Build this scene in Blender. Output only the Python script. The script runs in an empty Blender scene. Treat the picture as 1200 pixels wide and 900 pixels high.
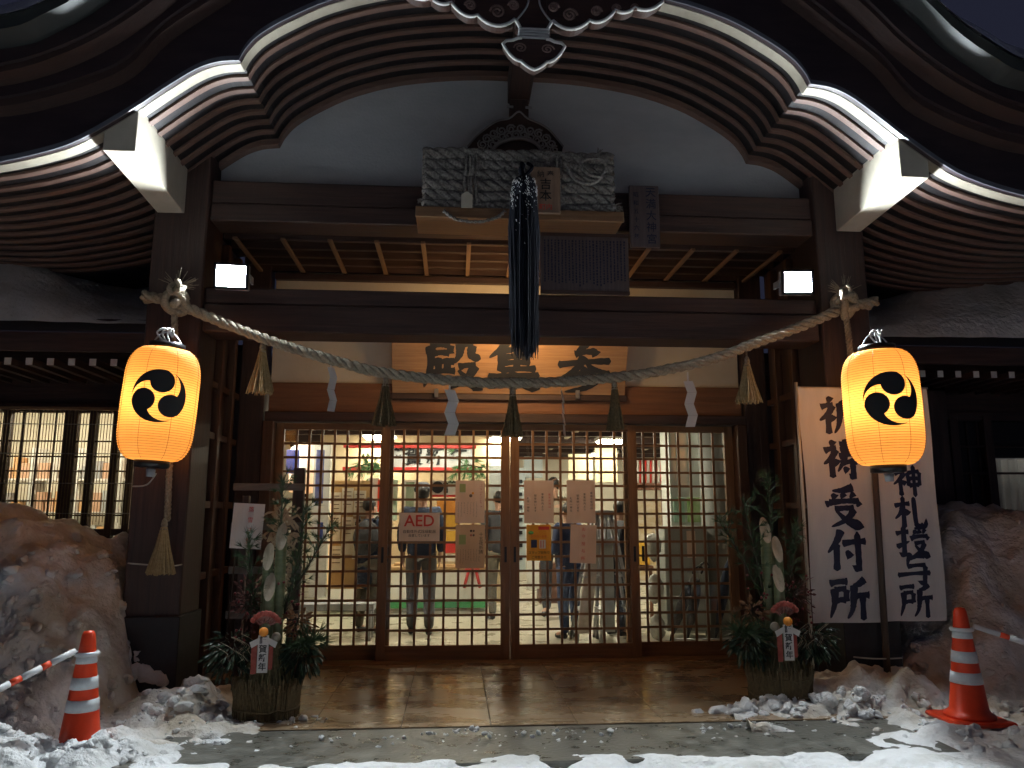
import bpy, bmesh, math, random
from mathutils import Vector, Matrix, noise
R = random.Random(7)
S = bpy.context.scene
COL = S.collection

# ---------------------------------------------------------------- camera, sky, exposure
PITCH, YAW, CAMZ = math.radians(9.6), math.radians(4.2), 1.4
cd = bpy.data.cameras.new('camera'); cam = bpy.data.objects.new('camera', cd); COL.objects.link(cam)
cd.sensor_width = 36; cd.lens = 27; cd.clip_start = 0.05; cd.clip_end = 400
cam.location = (0, 0, CAMZ)
cam.rotation_euler = (math.pi/2 + PITCH, 0, -YAW)
S.camera = cam
W = bpy.data.worlds.new('World'); S.world = W; W.use_nodes = True
wn = W.node_tree.nodes; wl = W.node_tree.links
wn['Background'].inputs[0].default_value = (.30, .33, .62, 1); wn['Background'].inputs[1].default_value = 0.045   # clear winter night sky
S.view_settings.view_transform = 'Standard'; S.view_settings.look = 'None'
S.view_settings.exposure = 0.0; S.view_settings.gamma = 1.0
S.cycles.use_denoising = True
S.cycles.max_bounces = 8; S.cycles.transparent_max_bounces = 16
S.cycles.sample_clamp_indirect = 6.0
FLOOD_W, PORCH_E, ROOM_E, LANTERN_W = 2700.0, 82.0, 66.0, 11.5

# ---------------------------------------------------------------- pixel helper (photo 1200x900 -> point on plane y=Y)
FW = Vector((math.sin(YAW)*math.cos(PITCH), math.cos(YAW)*math.cos(PITCH), math.sin(PITCH)))
RT = Vector((math.cos(YAW), -math.sin(YAW), 0)); UP = RT.cross(FW)
def ray(px, py): return FW + RT*((px-600)/900) - UP*((py-450)/900)
def at(px, py, Y):
    r = ray(px, py); t = Y/r.y
    return Vector((r.x*t, Y, CAMZ + r.z*t))
def ground(px, py, z=0.0):
    r = ray(px, py); t = (z-CAMZ)/r.z
    return Vector((r.x*t, r.y*t, z))

# ---------------------------------------------------------------- materials
MC = {}
def mat(name, col, rough=0.6, col2=None, scale=(6, 6, 6), bump=0.0, metal=0.0, spec=0.5, emit=None, estr=0.0, coat=0.0,
        rvar=0.0, detail=4.0, bscale=None):
    if name in MC: return MC[name]
    m = bpy.data.materials.new(name); m.use_nodes = True; MC[name] = m
    nt = m.node_tree; N = nt.nodes; L = nt.links; b = N['Principled BSDF']
    b.inputs['Base Color'].default_value = (*col, 1); b.inputs['Roughness'].default_value = rough
    b.inputs['Metallic'].default_value = metal; b.inputs['Specular IOR Level'].default_value = spec
    b.inputs['Coat Weight'].default_value = coat; b.inputs['Coat Roughness'].default_value = 0.12
    if emit: b.inputs['Emission Color'].default_value = (*emit, 1); b.inputs['Emission Strength'].default_value = estr
    if col2 is not None or bump or rvar:
        tc = N.new('ShaderNodeTexCoord'); mp = N.new('ShaderNodeMapping'); mp.inputs['Scale'].default_value = scale
        nz = N.new('ShaderNodeTexNoise'); nz.inputs['Scale'].default_value = 1.0; nz.inputs['Detail'].default_value = detail
        nz.inputs['Roughness'].default_value = 0.65
        L.new(tc.outputs['Object'], mp.inputs[0]); L.new(mp.outputs[0], nz.inputs['Vector'])
        if col2 is not None:
            cr = N.new('ShaderNodeValToRGB'); cr.color_ramp.elements[0].position = 0.32; cr.color_ramp.elements[1].position = 0.68
            cr.color_ramp.elements[0].color = (*col, 1); cr.color_ramp.elements[1].color = (*col2, 1)
            L.new(nz.outputs['Fac'], cr.inputs[0]); L.new(cr.outputs[0], b.inputs['Base Color'])
        if rvar:
            mr = N.new('ShaderNodeMapRange'); mr.inputs['From Min'].default_value = 0.3; mr.inputs['From Max'].default_value = 0.7
            mr.inputs['To Min'].default_value = max(0.02, rough-rvar); mr.inputs['To Max'].default_value = rough+rvar
            L.new(nz.outputs['Fac'], mr.inputs[0]); L.new(mr.outputs[0], b.inputs['Roughness'])
        if bump:
            src = nz
            if bscale:
                src = N.new('ShaderNodeTexNoise'); src.inputs['Scale'].default_value = bscale; src.inputs['Detail'].default_value = 6
                L.new(tc.outputs['Object'], src.inputs['Vector'])
            bp = N.new('ShaderNodeBump'); bp.inputs['Strength'].default_value = bump; bp.inputs['Distance'].default_value = 0.02
            L.new(src.outputs['Fac'], bp.inputs['Height']); L.new(bp.outputs[0], b.inputs['Normal'])
    return m
def wood(name, a, b_, axis, rough=0.55, bump=0.25):
    s = [34, 34, 34]; s['xyz'.index(axis)] = 1.6
    return mat(name, a, rough, b_, tuple(s), bump, detail=6, rvar=0.08)
D1, D2 = (.030, .017, .015), (.078, .042, .034)
WX = wood('dark_wood_x', D1, D2, 'x'); WY = wood('dark_wood_y', D1, D2, 'y'); WZ = wood('dark_wood_z', D1, D2, 'z')
RW = wood('rafter_wood', (.13, .078, .062), (.20, .12, .095), 'x')
SH = wood('sheathing_wood', (.008, .007, .009), (.016, .012, .013), 'y')  # near-black so the shade between the hall rafters is painted in
BARGE = mat('bargeboard_paint', (.022, .014, .018), .5, (.04, .025, .028), (2, 8, 8), .1)
BAND = wood('eave_band_wood', (.035, .02, .018), (.06, .034, .03), 'x')
DOORV = wood('door_wood_z', (.17, .08, .035), (.27, .135, .06), 'z', .4)
DOORH = wood('door_wood_x', (.17, .08, .035), (.27, .135, .06), 'x', .4)
KAMOI = wood('lintel_wood', (.16, .065, .03), (.25, .11, .05), 'x')
JAMB = wood('jamb_wood', (.07, .03, .018), (.12, .055, .03), 'z')
PALE = mat('pale_paint', (.50, .45, .36), .6, (.62, .57, .47), (3, 3, 3), .08)
WHITE = mat('white_paint', (.72, .72, .70), .55, (.8, .8, .78), (20, 20, 20), .1)
PLASTER = mat('plaster', (.42, .44, .47), .85, (.54, .55, .57), (1.1, 1.1, 3.0), .2, bscale=40, detail=9)
CREAM = mat('cream_plaster', (.60, .52, .40), .8, (.68, .60, .47), (2, 2, 2), .1, bscale=50)
BOARD = wood('sign_board_wood', (.27, .145, .065), (.42, .24, .11), 'x', .5)
SHELF = wood('shelf_wood', (.19, .10, .05), (.27, .15, .075), 'x')
INK = mat('black_ink', (.012, .012, .014), .6)
INKB = mat('blue_black_ink', (.007, .012, .045), .6)
REDINK = mat('red_ink', (.65, .06, .04), .6)
BLACK = mat('black_lacquer', (.01, .01, .012), .3)
BRASS = mat('brass', (.5, .36, .14), .4, metal=.9)
STEEL = mat('steel', (.45, .45, .47), .35, metal=.9)
GREYM = mat('grey_metal', (.3, .31, .33), .5, (.38, .39, .4), (6, 6, 6))
ROPE = mat('rope_fibre', (.22, .18, .12), .85, (.38, .33, .25), (60, 60, 60), .5)
ROPED = mat('weathered_rope_fibre', (.10, .09, .085), .85, (.34, .32, .29), (50, 50, 50), .6)
STRAW = mat('straw', (.30, .21, .09), .75, (.46, .34, .17), (50, 50, 50), .3)
STRAWD = mat('old_straw', (.09, .065, .03), .8, (.18, .13, .06), (50, 50, 50), .3)
PAPER = mat('white_paper', (.72, .70, .66), .7, (.78, .76, .72), (4, 4, 4), .05)
PINKP = mat('peach_paper', (.80, .60, .48), .7, (.84, .65, .53), (3, 3, 3), .05)
HAIR = mat('black_tassel', (.004, .005, .010), .8, (.008, .010, .018), (80, 80, 4), .3, spec=.15)
PINE = mat('pine_green', (.02, .045, .015), .6, (.05, .09, .03), (30, 30, 30))
LEAF = mat('leaf_green', (.010, .025, .014), .4, (.025, .05, .022), (12, 12, 12))
BERRY = mat('red_berry', (.14, .012, .015), .4)
RLEAF = mat('red_leaf', (.08, .018, .02), .5, (.14, .05, .035), (20, 20, 20))
BAMBOO = mat('bamboo_skin', (.10, .13, .06), .4, (.18, .20, .10), (4, 4, 30))
BAMCUT = mat('bamboo_cut_face', (.28, .23, .16), .6, (.42, .35, .25), (30, 30, 8))
TWIG = mat('twig_bark', (.05, .035, .025), .8)
STONE = mat('porch_tile_stone', (.27, .175, .095), .28, (.40, .28, .165), (1.9, 4.2, 3.1), .16, rvar=.15, coat=.6, bscale=28)
GROUT = mat('tile_grout', (.06, .042, .028), .7)
CONC = mat('wet_concrete', (.07, .068, .055), .35, (.17, .165, .14), (7, 7, 7), .3, rvar=.15, bscale=30)
CONEO = mat('orange_plastic', (.75, .055, .012), .35, (.62, .045, .012), (9, 9, 9), .05)
REFL = mat('reflective_band', (.55, .58, .60), .35, (.65, .68, .7), (40, 40, 40))
CLOTHW = mat('banner_cloth', (.60, .61, .60), .8, (.70, .70, .68), (8, 8, 2), .12)

def snow_mat(name, dirt, dcol):
    m = bpy.data.materials.new(name); m.use_nodes = True; nt = m.node_tree; N = nt.nodes; L = nt.links; b = N['Principled BSDF']
    tc = N.new('ShaderNodeTexCoord')
    n1 = N.new('ShaderNodeTexNoise'); n1.inputs['Scale'].default_value = 2.6; n1.inputs['Detail'].default_value = 6
    n2 = N.new('ShaderNodeTexNoise'); n2.inputs['Scale'].default_value = 17; n2.inputs['Detail'].default_value = 5
    cr = N.new('ShaderNodeValToRGB'); cr.color_ramp.elements[0].position = dirt-.14; cr.color_ramp.elements[1].position = dirt+.14
    cr.color_ramp.elements[0].color = (*dcol, 1); cr.color_ramp.elements[1].color = (.80, .81, .81, 1)
    bp = N.new('ShaderNodeBump'); bp.inputs['Strength'].default_value = .8; bp.inputs['Distance'].default_value = .045
    L.new(tc.outputs['Object'], n1.inputs['Vector']); L.new(tc.outputs['Object'], n2.inputs['Vector'])
    L.new(n1.outputs['Fac'], cr.inputs[0]); L.new(cr.outputs[0], b.inputs['Base Color'])
    L.new(n2.outputs['Fac'], bp.inputs['Height']); L.new(bp.outputs[0], b.inputs['Normal'])
    b.inputs['Roughness'].default_value = .7
    return m
SNOW = snow_mat('fresh_snow', .38, (.55, .54, .5))
DIRTY = snow_mat('dirty_snow', .50, (.52, .45, .35))

def glass_mat():
    m = bpy.data.materials.new('thin_glass'); m.use_nodes = True; nt = m.node_tree; N = nt.nodes; L = nt.links
    N.remove(N['Principled BSDF']); o = N['Material Output']
    t = N.new('ShaderNodeBsdfTransparent'); t.inputs[0].default_value = (.94, .95, .93, 1)
    g = N.new('ShaderNodeBsdfGlossy'); g.inputs['Roughness'].default_value = .03
    f = N.new('ShaderNodeFresnel'); f.inputs['IOR'].default_value = 1.45
    x = N.new('ShaderNodeMixShader'); L.new(f.outputs[0], x.inputs[0]); L.new(t.outputs[0], x.inputs[1]); L.new(g.outputs[0], x.inputs[2])
    L.new(x.outputs[0], o.inputs[0]); return m
GLASS = glass_mat()
def lantern_mat():
    m = bpy.data.materials.new('lantern_paper'); m.use_nodes = True; nt = m.node_tree; N = nt.nodes; L = nt.links
    N.remove(N['Principled BSDF']); o = N['Material Output']
    tc = N.new('ShaderNodeTexCoord'); nz = N.new('ShaderNodeTexNoise'); nz.inputs['Scale'].default_value = 9; nz.inputs['Detail'].default_value = 5
    cr = N.new('ShaderNodeValToRGB'); cr.color_ramp.elements[0].color = (.90, .50, .17, 1); cr.color_ramp.elements[1].color = (.96, .60, .24, 1)
    L.new(tc.outputs['Object'], nz.inputs['Vector']); L.new(nz.outputs['Fac'], cr.inputs[0])
    t = N.new('ShaderNodeBsdfTranslucent'); d = N.new('ShaderNodeBsdfDiffuse'); L.new(cr.outputs[0], t.inputs[0]); L.new(cr.outputs[0], d.inputs[0])
    x = N.new('ShaderNodeMixShader'); x.inputs[0].default_value = .3
    L.new(t.outputs[0], x.inputs[1]); L.new(d.outputs[0], x.inputs[2]); L.new(x.outputs[0], o.inputs[0]); return m
LPAPER = lantern_mat()
def emis(name, col, s):
    return mat(name, (.8, .8, .8), .5, emit=col, estr=s)
FLOODM = emis('flood_led_panel', (.86, .95, 1.0), FLOOD_W)
ROOML = emis('warm_ceiling_panel', (1.0, .90, .70), ROOM_E)

# ---------------------------------------------------------------- mesh builder
class MB:
    def __init__(s): s.v = []; s.f = []; s.sm = []
    def add(s, vs, fs, smooth=False):
        o = len(s.v); s.v += [tuple(p) for p in vs]
        for f in fs: s.f.append([i+o for i in f]); s.sm.append(smooth)
        return s
    def box(s, x0, x1, y0, y1, z0, z1, M=None):
        vs = [Vector((x, y, z)) for x in (x0, x1) for y in (y0, y1) for z in (z0, z1)]
        if M is not None: vs = [M @ p for p in vs]
        return s.add(vs, [(0, 1, 3, 2), (4, 6, 7, 5), (0, 4, 5, 1), (2, 3, 7, 6), (0, 2, 6, 4), (1, 5, 7, 3)])
    def prism(s, poly, y0, y1, smooth=False):            # poly of (x, z), extruded in y
        n = len(poly); vs = [(x, y0, z) for x, z in poly] + [(x, y1, z) for x, z in poly]
        a = sum(poly[i][0]*poly[(i+1) % n][1]-poly[(i+1) % n][0]*poly[i][1] for i in range(n))
        rng = list(range(n)) if a > 0 else list(range(n))[::-1]
        fs = [rng, [i+n for i in rng[::-1]]]
        for k in range(n):
            i, j = rng[k], rng[(k+1) % n]; fs.append((j, i, i+n, j+n))
        return s.add(vs, fs, smooth)
    def strip(s, lo, hi, y0, y1):                         # closed band between two (x,z) polylines of equal length
        n = len(lo)
        vs = [(x, y0, z) for x, z in lo]+[(x, y0, z) for x, z in hi]+[(x, y1, z) for x, z in lo]+[(x, y1, z) for x, z in hi]
        fs = []
        for i in range(n-1):
            fs += [(i, i+1, n+i+1, n+i), (2*n+i, 3*n+i, 3*n+i+1, 2*n+i+1), (i, 2*n+i, 2*n+i+1, i+1), (n+i, n+i+1, 3*n+i+1, 3*n+i)]
        fs += [(0, n, 3*n, 2*n), (n-1, 3*n-1, 4*n-1, 2*n-1)]
        return s.add(vs, fs)
    def tube(s, pts, r, n=6, cap=True):
        pts = [Vector(p) for p in pts]; k = len(pts); vs = []
        up = None
        for i, p in enumerate(pts):
            d = (pts[min(i+1, k-1)]-pts[max(i-1, 0)]).normalized()
            if up is None: up = Vector((0, 0, 1)) if abs(d.z) < .9 else Vector((1, 0, 0))
            a = d.cross(up).normalized() if d.cross(up).length > 1e-5 else d.orthogonal().normalized()
            b = a.cross(d).normalized(); up = b
            rr = r[i] if isinstance(r, (list, tuple)) else r
            for j in range(n):
                t = 2*math.pi*j/n; vs.append(p + a*(rr*math.cos(t)) + b*(rr*math.sin(t)))
        fs = []
        for i in range(k-1):
            for j in range(n):
                j2 = (j+1) % n; fs.append((i*n+j, i*n+j2, (i+1)*n+j2, (i+1)*n+j))
        if cap: fs += [list(range(n))[::-1], [(k-1)*n+j for j in range(n)]]
        return s.add(vs, fs, n > 4)
    def lathe(s, prof, n=24, c=(0, 0, 0), cap=True, M=None):
        vs = []
        for r, z in prof:
            for j in range(n):
                t = 2*math.pi*j/n; p = Vector((c[0]+r*math.cos(t), c[1]+r*math.sin(t), c[2]+z)); vs.append(M @ p if M is not None else p)
        k = len(prof); fs = []
        for i in range(k-1):
            for j in range(n):
                j2 = (j+1) % n; fs.append((i*n+j, i*n+j2, (i+1)*n+j2, (i+1)*n+j))
        if cap: fs += [list(range(n))[::-1], [(k-1)*n+j for j in range(n)]]
        return s.add(vs, fs, True)
    def ball(s, c, r, n=8, sc=(1, 1, 1)):
        c = Vector(c); prof = [(math.sin(math.pi*i/n)*r+1e-4, -math.cos(math.pi*i/n)*r) for i in range(n+1)]
        M = Matrix.Translation(c) @ Matrix.Diagonal((*sc, 1)); return s.lathe(prof, n+2, M=M)
    def quad(s, a, b, c, d): return s.add([a, b, c, d], [(0, 1, 2, 3)])
    def build(s, name, m, parent=None, bevel=0.0, loc=None):
        me = bpy.data.meshes.new(name); me.from_pydata(s.v, [], s.f); me.materials.append(m)
        me.polygons.foreach_set('use_smooth', s.sm); me.update()
        o = bpy.data.objects.new(name, me); COL.objects.link(o)
        if parent is not None: o.parent = parent; o.matrix_parent_inverse = inv(parent)
        if loc is not None: o.location = loc
        if bevel:
            b = o.modifiers.new('bevel', 'BEVEL'); b.width = bevel; b.segments = 1; b.limit_method = 'ANGLE'
        return o
def inv(p):
    M = p.matrix_basis.copy(); q = p
    while q.parent: q = q.parent; M = q.matrix_basis @ M
    return M.inverted()
def thing(name, label, cat, loc=(0, 0, 0), rz=0.0, group=None):
    o = bpy.data.objects.new(name, None); COL.objects.link(o); o.location = loc; o.rotation_euler = (0, 0, rz); o.empty_display_size = .1
    o['label'] = label; o['category'] = cat
    if group: o['group'] = group
    return o
def tag(o, label, cat, group=None):
    o['label'] = label; o['category'] = cat
    if group: o['group'] = group
    return o
def struct(o): o['kind'] = 'structure'; return o
def stuff(o): o['kind'] = 'stuff'; return o
def part(mb, name, m, p, local=False, bevel=0.0):        # local: geometry given in the parent's own space
    o = mb.build(name, m, None, bevel); o.parent = p
    if not local: o.matrix_parent_inverse = inv(p)
    return o
def copy_tree(o, parent=None):
    c = o.copy(); COL.objects.link(c); c.parent = parent; c.matrix_parent_inverse = o.matrix_parent_inverse.copy()
    for ch in list(o.children): copy_tree(ch, c)
    return c
def box(name, m, p, x0, x1, y0, y1, z0, z1, bevel=0.004, local=False):
    return part(MB().box(x0, x1, y0, y1, z0, z1), name, m, p, local, bevel)

def textmesh(body, size, bold=0.0, rough=0.0, line=1.0, aspect=1.0, res=3):
    """flat lettering: mesh in the x-z plane, facing -y, centred"""
    cu = bpy.data.curves.new('lettering', 'FONT'); cu.body = body; cu.size = size; cu.align_x = 'CENTER'; cu.align_y = 'CENTER'
    cu.offset = bold*size; cu.space_line = line; cu.resolution_u = res
    o = bpy.data.objects.new('lettering', cu); COL.objects.link(o)
    dg = bpy.context.evaluated_depsgraph_get(); me = bpy.data.meshes.new_from_object(o.evaluated_get(dg))
    bpy.data.objects.remove(o); bpy.data.curves.remove(cu)
    for v in me.vertices:
        x, y = v.co.x*aspect, v.co.y
        if rough:
            q = noise.noise_vector(Vector((x*2.2/size*2, y*2.2/size*2, len(body)+ord(body[0]) % 17)))
            x += q.x*rough*size; y += q.y*rough*size
        v.co = (x, 0, y)
    me.update(); return me
def lettering(body, size, m, loc, parent, name='lettering', rot=None, **k):
    me = textmesh(body, size, **k); me.name = name; me.materials.append(m)
    o = bpy.data.objects.new(name, me); COL.objects.link(o)
    if rot is not None:
        me.transform(rot)
    me.transform(Matrix.Translation(Vector(loc)))
    if parent is not None: o.parent = parent; o.matrix_parent_inverse = inv(parent)
    return o

SHI = [('d', [(28, 6), (38, 17)]), ('h', [(12, 30), (42, 25)]), ('l', [(41, 26), (28, 46), (8, 62)]), ('v', [(28, 44), (28, 96)]), ('d', [(33, 50), (44, 62)])]
TOP = [('l', [(78, 3), (50, 11), (22, 13)]), ('d', [(22, 18), (30, 30)]), ('d', [(45, 17), (51, 28)]), ('e', [(78, 15), (66, 30)]), ('e', [(12, 35), (9, 51)]), ('h', [(12, 40), (92, 36)]), ('e', [(91, 36), (82, 50)])]
STROKES = {
 '祈': SHI+[('l', [(88, 7), (70, 17), (57, 20)]), ('l', [(59, 20), (58, 50), (53, 75), (42, 94)]), ('h', [(58, 44), (97, 39)]), ('v', [(79, 42), (79, 98)])],
 '祷': SHI+[('h', [(50, 16), (90, 12)]), ('h', [(52, 29), (86, 26)]), ('h', [(46, 43), (97, 38)]), ('l', [(68, 2), (64, 40), (55, 62), (42, 80)]), ('h', [(50, 60), (96, 55)]), ('k', [(82, 46), (82, 94), (70, 86)]), ('d', [(58, 69), (67, 80)])],
 '受': TOP+[('h', [(24, 57), (74, 53)]), ('l', [(74, 54), (54, 79), (14, 97)]), ('r', [(30, 62), (56, 84), (97, 97)])],
 '付': [('l', [(36, 2), (24, 30), (4, 56)]), ('v', [(25, 34), (25, 98)]), ('h', [(38, 35), (98, 30)]), ('k', [(75, 5), (75, 94), (58, 84)]), ('d', [(46, 50), (57, 66)])],
 '所': [('h', [(6, 15), (48, 10)]), ('l', [(16, 27), (16, 58), (5, 95)]), ('h', [(17, 31), (44, 28)]), ('v', [(43, 28), (42, 56)]), ('h', [(17, 55), (43, 52)]), ('l', [(88, 5), (72, 15), (59, 18)]), ('l', [(61, 17), (60, 50), (55, 76), (44, 95)]), ('h', [(60, 45), (98, 40)]), ('v', [(81, 42), (81, 98)])],
 '神': SHI+[('v', [(52, 26), (54, 68)]), ('h', [(52, 28), (91, 25)]), ('v', [(91, 26), (88, 66)]), ('h', [(54, 46), (88, 44)]), ('h', [(54, 65), (88, 62)]), ('v', [(71, 4), (71, 100)])],
 '札': [('h', [(4, 31), (50, 26)]), ('v', [(28, 4), (28, 98)]), ('l', [(28, 32), (20, 52), (4, 70)]), ('d', [(32, 42), (45, 56)]), ('n', [(62, 6), (62, 76), (68, 90), (92, 90), (98, 68)])],
 '授': [('h', [(3, 29), (38, 24)]), ('k', [(24, 4), (24, 92), (10, 82)]), ('e', [(3, 66), (40, 50)])]+[(k, [(40+x*.62, y*.98) for x, y in p]) for k, p in TOP]+[('h', [(52, 57), (84, 53)]), ('l', [(83, 54), (70, 78), (42, 96)]), ('r', [(54, 62), (72, 82), (99, 96)])],
 '与': [('e', [(38, 2), (30, 42)]), ('h', [(35, 18), (80, 14)]), ('h', [(29, 43), (82, 38)]), ('k', [(81, 38), (76, 92), (57, 82)]), ('h', [(2, 67), (97, 61)])],
 '殿': [('h', [(12, 13), (47, 10)]), ('v', [(46, 10), (46, 27)]), ('h', [(14, 29), (46, 26)]), ('l', [(13, 12), (13, 50), (2, 94)]), ('h', [(18, 46), (54, 43)]), ('v', [(26, 34), (26, 62)]), ('v', [(42, 34), (42, 60)]), ('h', [(12, 65), (56, 60)]), ('l', [(27, 69), (14, 88)]), ('d', [(40, 70), (52, 84)]),
        ('l', [(64, 8), (62, 28), (52, 46)]), ('h', [(63, 12), (86, 9)]), ('n', [(84, 10), (84, 30), (98, 36)]), ('h', [(60, 53), (90, 49)]), ('l', [(89, 50), (73, 78), (46, 96)]), ('r', [(60, 58), (78, 80), (104, 98)])],
 '集': [('l', [(36, 0), (25, 16), (6, 34)]), ('v', [(27, 20), (27, 62)]), ('d', [(56, 0), (63, 12)]), ('h', [(28, 19), (88, 15)]), ('h', [(28, 32), (80, 29)]), ('h', [(28, 45), (80, 42)]), ('h', [(26, 59), (92, 55)]), ('v', [(56, 16), (56, 56)]), ('h', [(3, 74), (97, 69)]), ('v', [(50, 60), (50, 100)]), ('l', [(48, 73), (32, 87), (4, 96)]), ('r', [(52, 73), (70, 87), (99, 96)])],
 '参': [('l', [(54, 0), (42, 14), (32, 24)]), ('h', [(32, 25), (66, 20)]), ('d', [(60, 12), (72, 27)]), ('h', [(4, 45), (96, 38)]), ('l', [(48, 28), (34, 56), (3, 77)]), ('r', [(54, 42), (72, 58), (102, 72)]), ('l', [(56, 52), (44, 63), (28, 70)]), ('l', [(66, 61), (46, 76), (25, 84)]), ('l', [(77, 71), (54, 91), (18, 101)])],
}
def brushmesh(ch, size, w=8.5, seed=0, squash=1.0):
    rr = random.Random(ord(ch)+seed); vs = []; fs = []
    for si, (k, P) in enumerate(STROKES[ch]):
        P = [Vector((x+rr.uniform(-1, 1), y+rr.uniform(-1, 1), 0)) for x, y in P]
        if k == 'h': P.insert(1, P[0].lerp(P[1], .5)+Vector((0, -2.0, 0)))
        pts = []
        for i in range(len(P)-1):
            p0 = P[max(i-1, 0)]; p1 = P[i]; p2 = P[i+1]; p3 = P[min(i+2, len(P)-1)]
            sharp = k == 'k' and i == len(P)-2
            for q in range(9):
                t = q/9
                pts.append(p1.lerp(p2, t) if sharp or k == 'k' else .5*((2*p1)+(-p0+p2)*t+(2*p0-5*p1+4*p2-p3)*t*t+(-p0+3*p1-3*p2+p3)*t**3))
        pts.append(P[-1]); n = len(pts); base = len(vs)
        for i, p in enumerate(pts):
            t = i/(n-1); d = (pts[min(i+1, n-1)]-pts[max(i-1, 0)]).normalized(); a = Vector((-d.y, d.x, 0))
            e = min(1, math.sqrt(max(0, 1-(1-min(1, t*14))**2))+.15)
            en = min(1, math.sqrt(max(0, 1-(1-min(1, (1-t)*12))**2))+.1)
            if k == 'h': f = (.78+.42*(abs(2*t-1))**1.6)*e*en
            elif k == 'v': f = (1.18-.3*math.sin(math.pi*t))*e*en
            elif k == 'k': f = (1.15-.15*math.sin(math.pi*t))*e*(1 if t < .72 else max(.12, (1-t)/.28))
            elif k == 'l': f = 1.25*e*(1-t)**.55+.06
            elif k == 'r': f = (.42+1.25*min(1, t/.78)**1.3)*(1 if t < .78 else max(.08, (1-t)/.22))
            elif k == 'd': f = (.45+1.0*t)*en*e*1.05
            elif k == 'e': f = 1.2*e*(1-t)**.7+.08
            else: f = 1.1*e*(1 if t < .85 else max(.1, (1-t)/.15))
            f *= 1+.09*rr.uniform(-1, 1)
            for c in (-.5, 0, .5):
                q = p+a*(c*f*w*2*.62)
                vs.append(((q.x-50)/100*size*squash, -.0003*si, (50-q.y)/100*size))
        for i in range(n-1):
            for c in (0, 1):
                j = base+i*3+c; fs.append((j, j+3, j+4, j+1))
    me = bpy.data.meshes.new('brushed_character'); me.from_pydata(vs, [], fs); me.update(); return me

# ================================================================= SETTING: ground, snow, porch floor
CX = 0.54
def sstep(a, b, x):
    t = max(0.0, min(1.0, (x-a)/(b-a))); return t*t*(3-2*t)
def fbm(x, y, s, o=4):
    v = 0; a = 1
    for i in range(o):
        v += a*noise.noise(Vector((x*s, y*s, 3.3*i))); s *= 2.03; a *= .5
    return v
def snow_h(x, y):
    n = fbm(x, y, .9); f = fbm(x+9, y, 4.5, 3)
    h = -.14
    # trodden snow in front of the step
    e = 4.97 + .10*fbm(x, 0, .8, 3)
    front = 1-sstep(e-.22, e+.03, y)
    h = max(h, -.14 + front*(.13 + .022*n + .016*f + .02*max(0, fbm(x, y, 9, 3))))
    for k in range(9):                                           # boot prints
        fx = -1.9+.62*k+.15*math.sin(k*2.3); fy = 4.62+.13*math.sin(k*1.9)
        g = math.exp(-((x-fx)/.065)**2-((y-fy)/.15)**2)
        if g > .02: h -= .045*min(1, g*1.6)
    # banks either side
    L = sstep(-2.3, -2.85, x+.12*n) ; 
    crest = 1.50*sstep(5.05, 6.25, y+.22*n)*(1-.55*sstep(6.8, 8.3, y))*(.82+.18*sstep(-2.6, -3.6, x))
    if x < -1.8: lum = fbm(x*1.3, y*1.3+crest, 2.6, 5); h = max(h, -.02+L*crest*.95 + .11*n*L + .10*lum*L + .05*max(0, fbm(x, y+3, 7, 3))*L + .022*f)
    Rr = sstep(3.35, 4.75, x+.22*n)
    crest = 1.42*sstep(5.5, 6.9, y+.25*n)*(1-.4*sstep(7.4, 9, y)); lum = fbm(x*1.3, y*1.3+crest, 2.6, 5)
    if x > 2.6: h = max(h, -.02+Rr*crest + .11*n*Rr + .10*lum*Rr + .05*max(0, fbm(x, y+3, 7, 3))*Rr + .022*f)
    # low ridges round the arrangements and pillar feet
    for (gx, gy, sx, sy, a) in ((-1.95, 5.95, .42, .38, .20), (-2.3, 6.35, .6, .3, .14), (-1.75, 5.55, .5, .16, .06), (-1.0, 5.6, .25, .12, .03),
                                (2.35, 5.75, .3, .13, .09), (2.95, 5.75, .6, .28, .12), (3.3, 6.15, .55, .5, .22), (2.2, 5.55, .45, .1, .05), (3.15, 5.2, .3, .22, .09), (-2.05, 5.2, .3, .18, .09), (-.2, 5.22, .9, .06, .05), (1.6, 5.25, .7, .05, .05),
                                (-2.25, 4.9, .42, .22, .14), (-2.75, 4.75, .5, .35, .20), (3.5, 5.2, .5, .2, .05), (3.9, 4.9, .7, .3, .08), (-1.55, 5.9, .2, .2, .06)):
        g = math.exp(-((x-gx)/sx)**2-((y-gy)/sy)**2)
        if g > .08: h = max(h, -.03 + g*a*(1+.5*f) + .05*f + .02*n)
    return h
def heightfield(x0, x1, y0, y1, step, fn, m, name):
    nx = int((x1-x0)/step)+1; ny = int((y1-y0)/step)+1
    vs = []; 
    for j in range(ny):
        for i in range(nx):
            x = x0+i*step; y = y0+j*step; vs.append((x, y, fn(x, y)))
    fs = [(j*nx+i, j*nx+i+1, (j+1)*nx+i+1, (j+1)*nx+i) for j in range(ny-1) for i in range(nx-1)]
    mb = MB(); mb.add(vs, fs, True); return struct(mb.build(name, m))
heightfield(-3.9, -.85, 3.95, 8.2, .03, snow_h, DIRTY, 'snow_bank_ground')
heightfield(1.95, 6.2, 3.95, 8.2, .032, snow_h, DIRTY, 'snow_bank_ground')
heightfield(-3.9, 6.2, 3.0, 5.12, .03, lambda x, y: snow_h(x, y)+.012, SNOW, 'trodden_snow')
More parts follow.
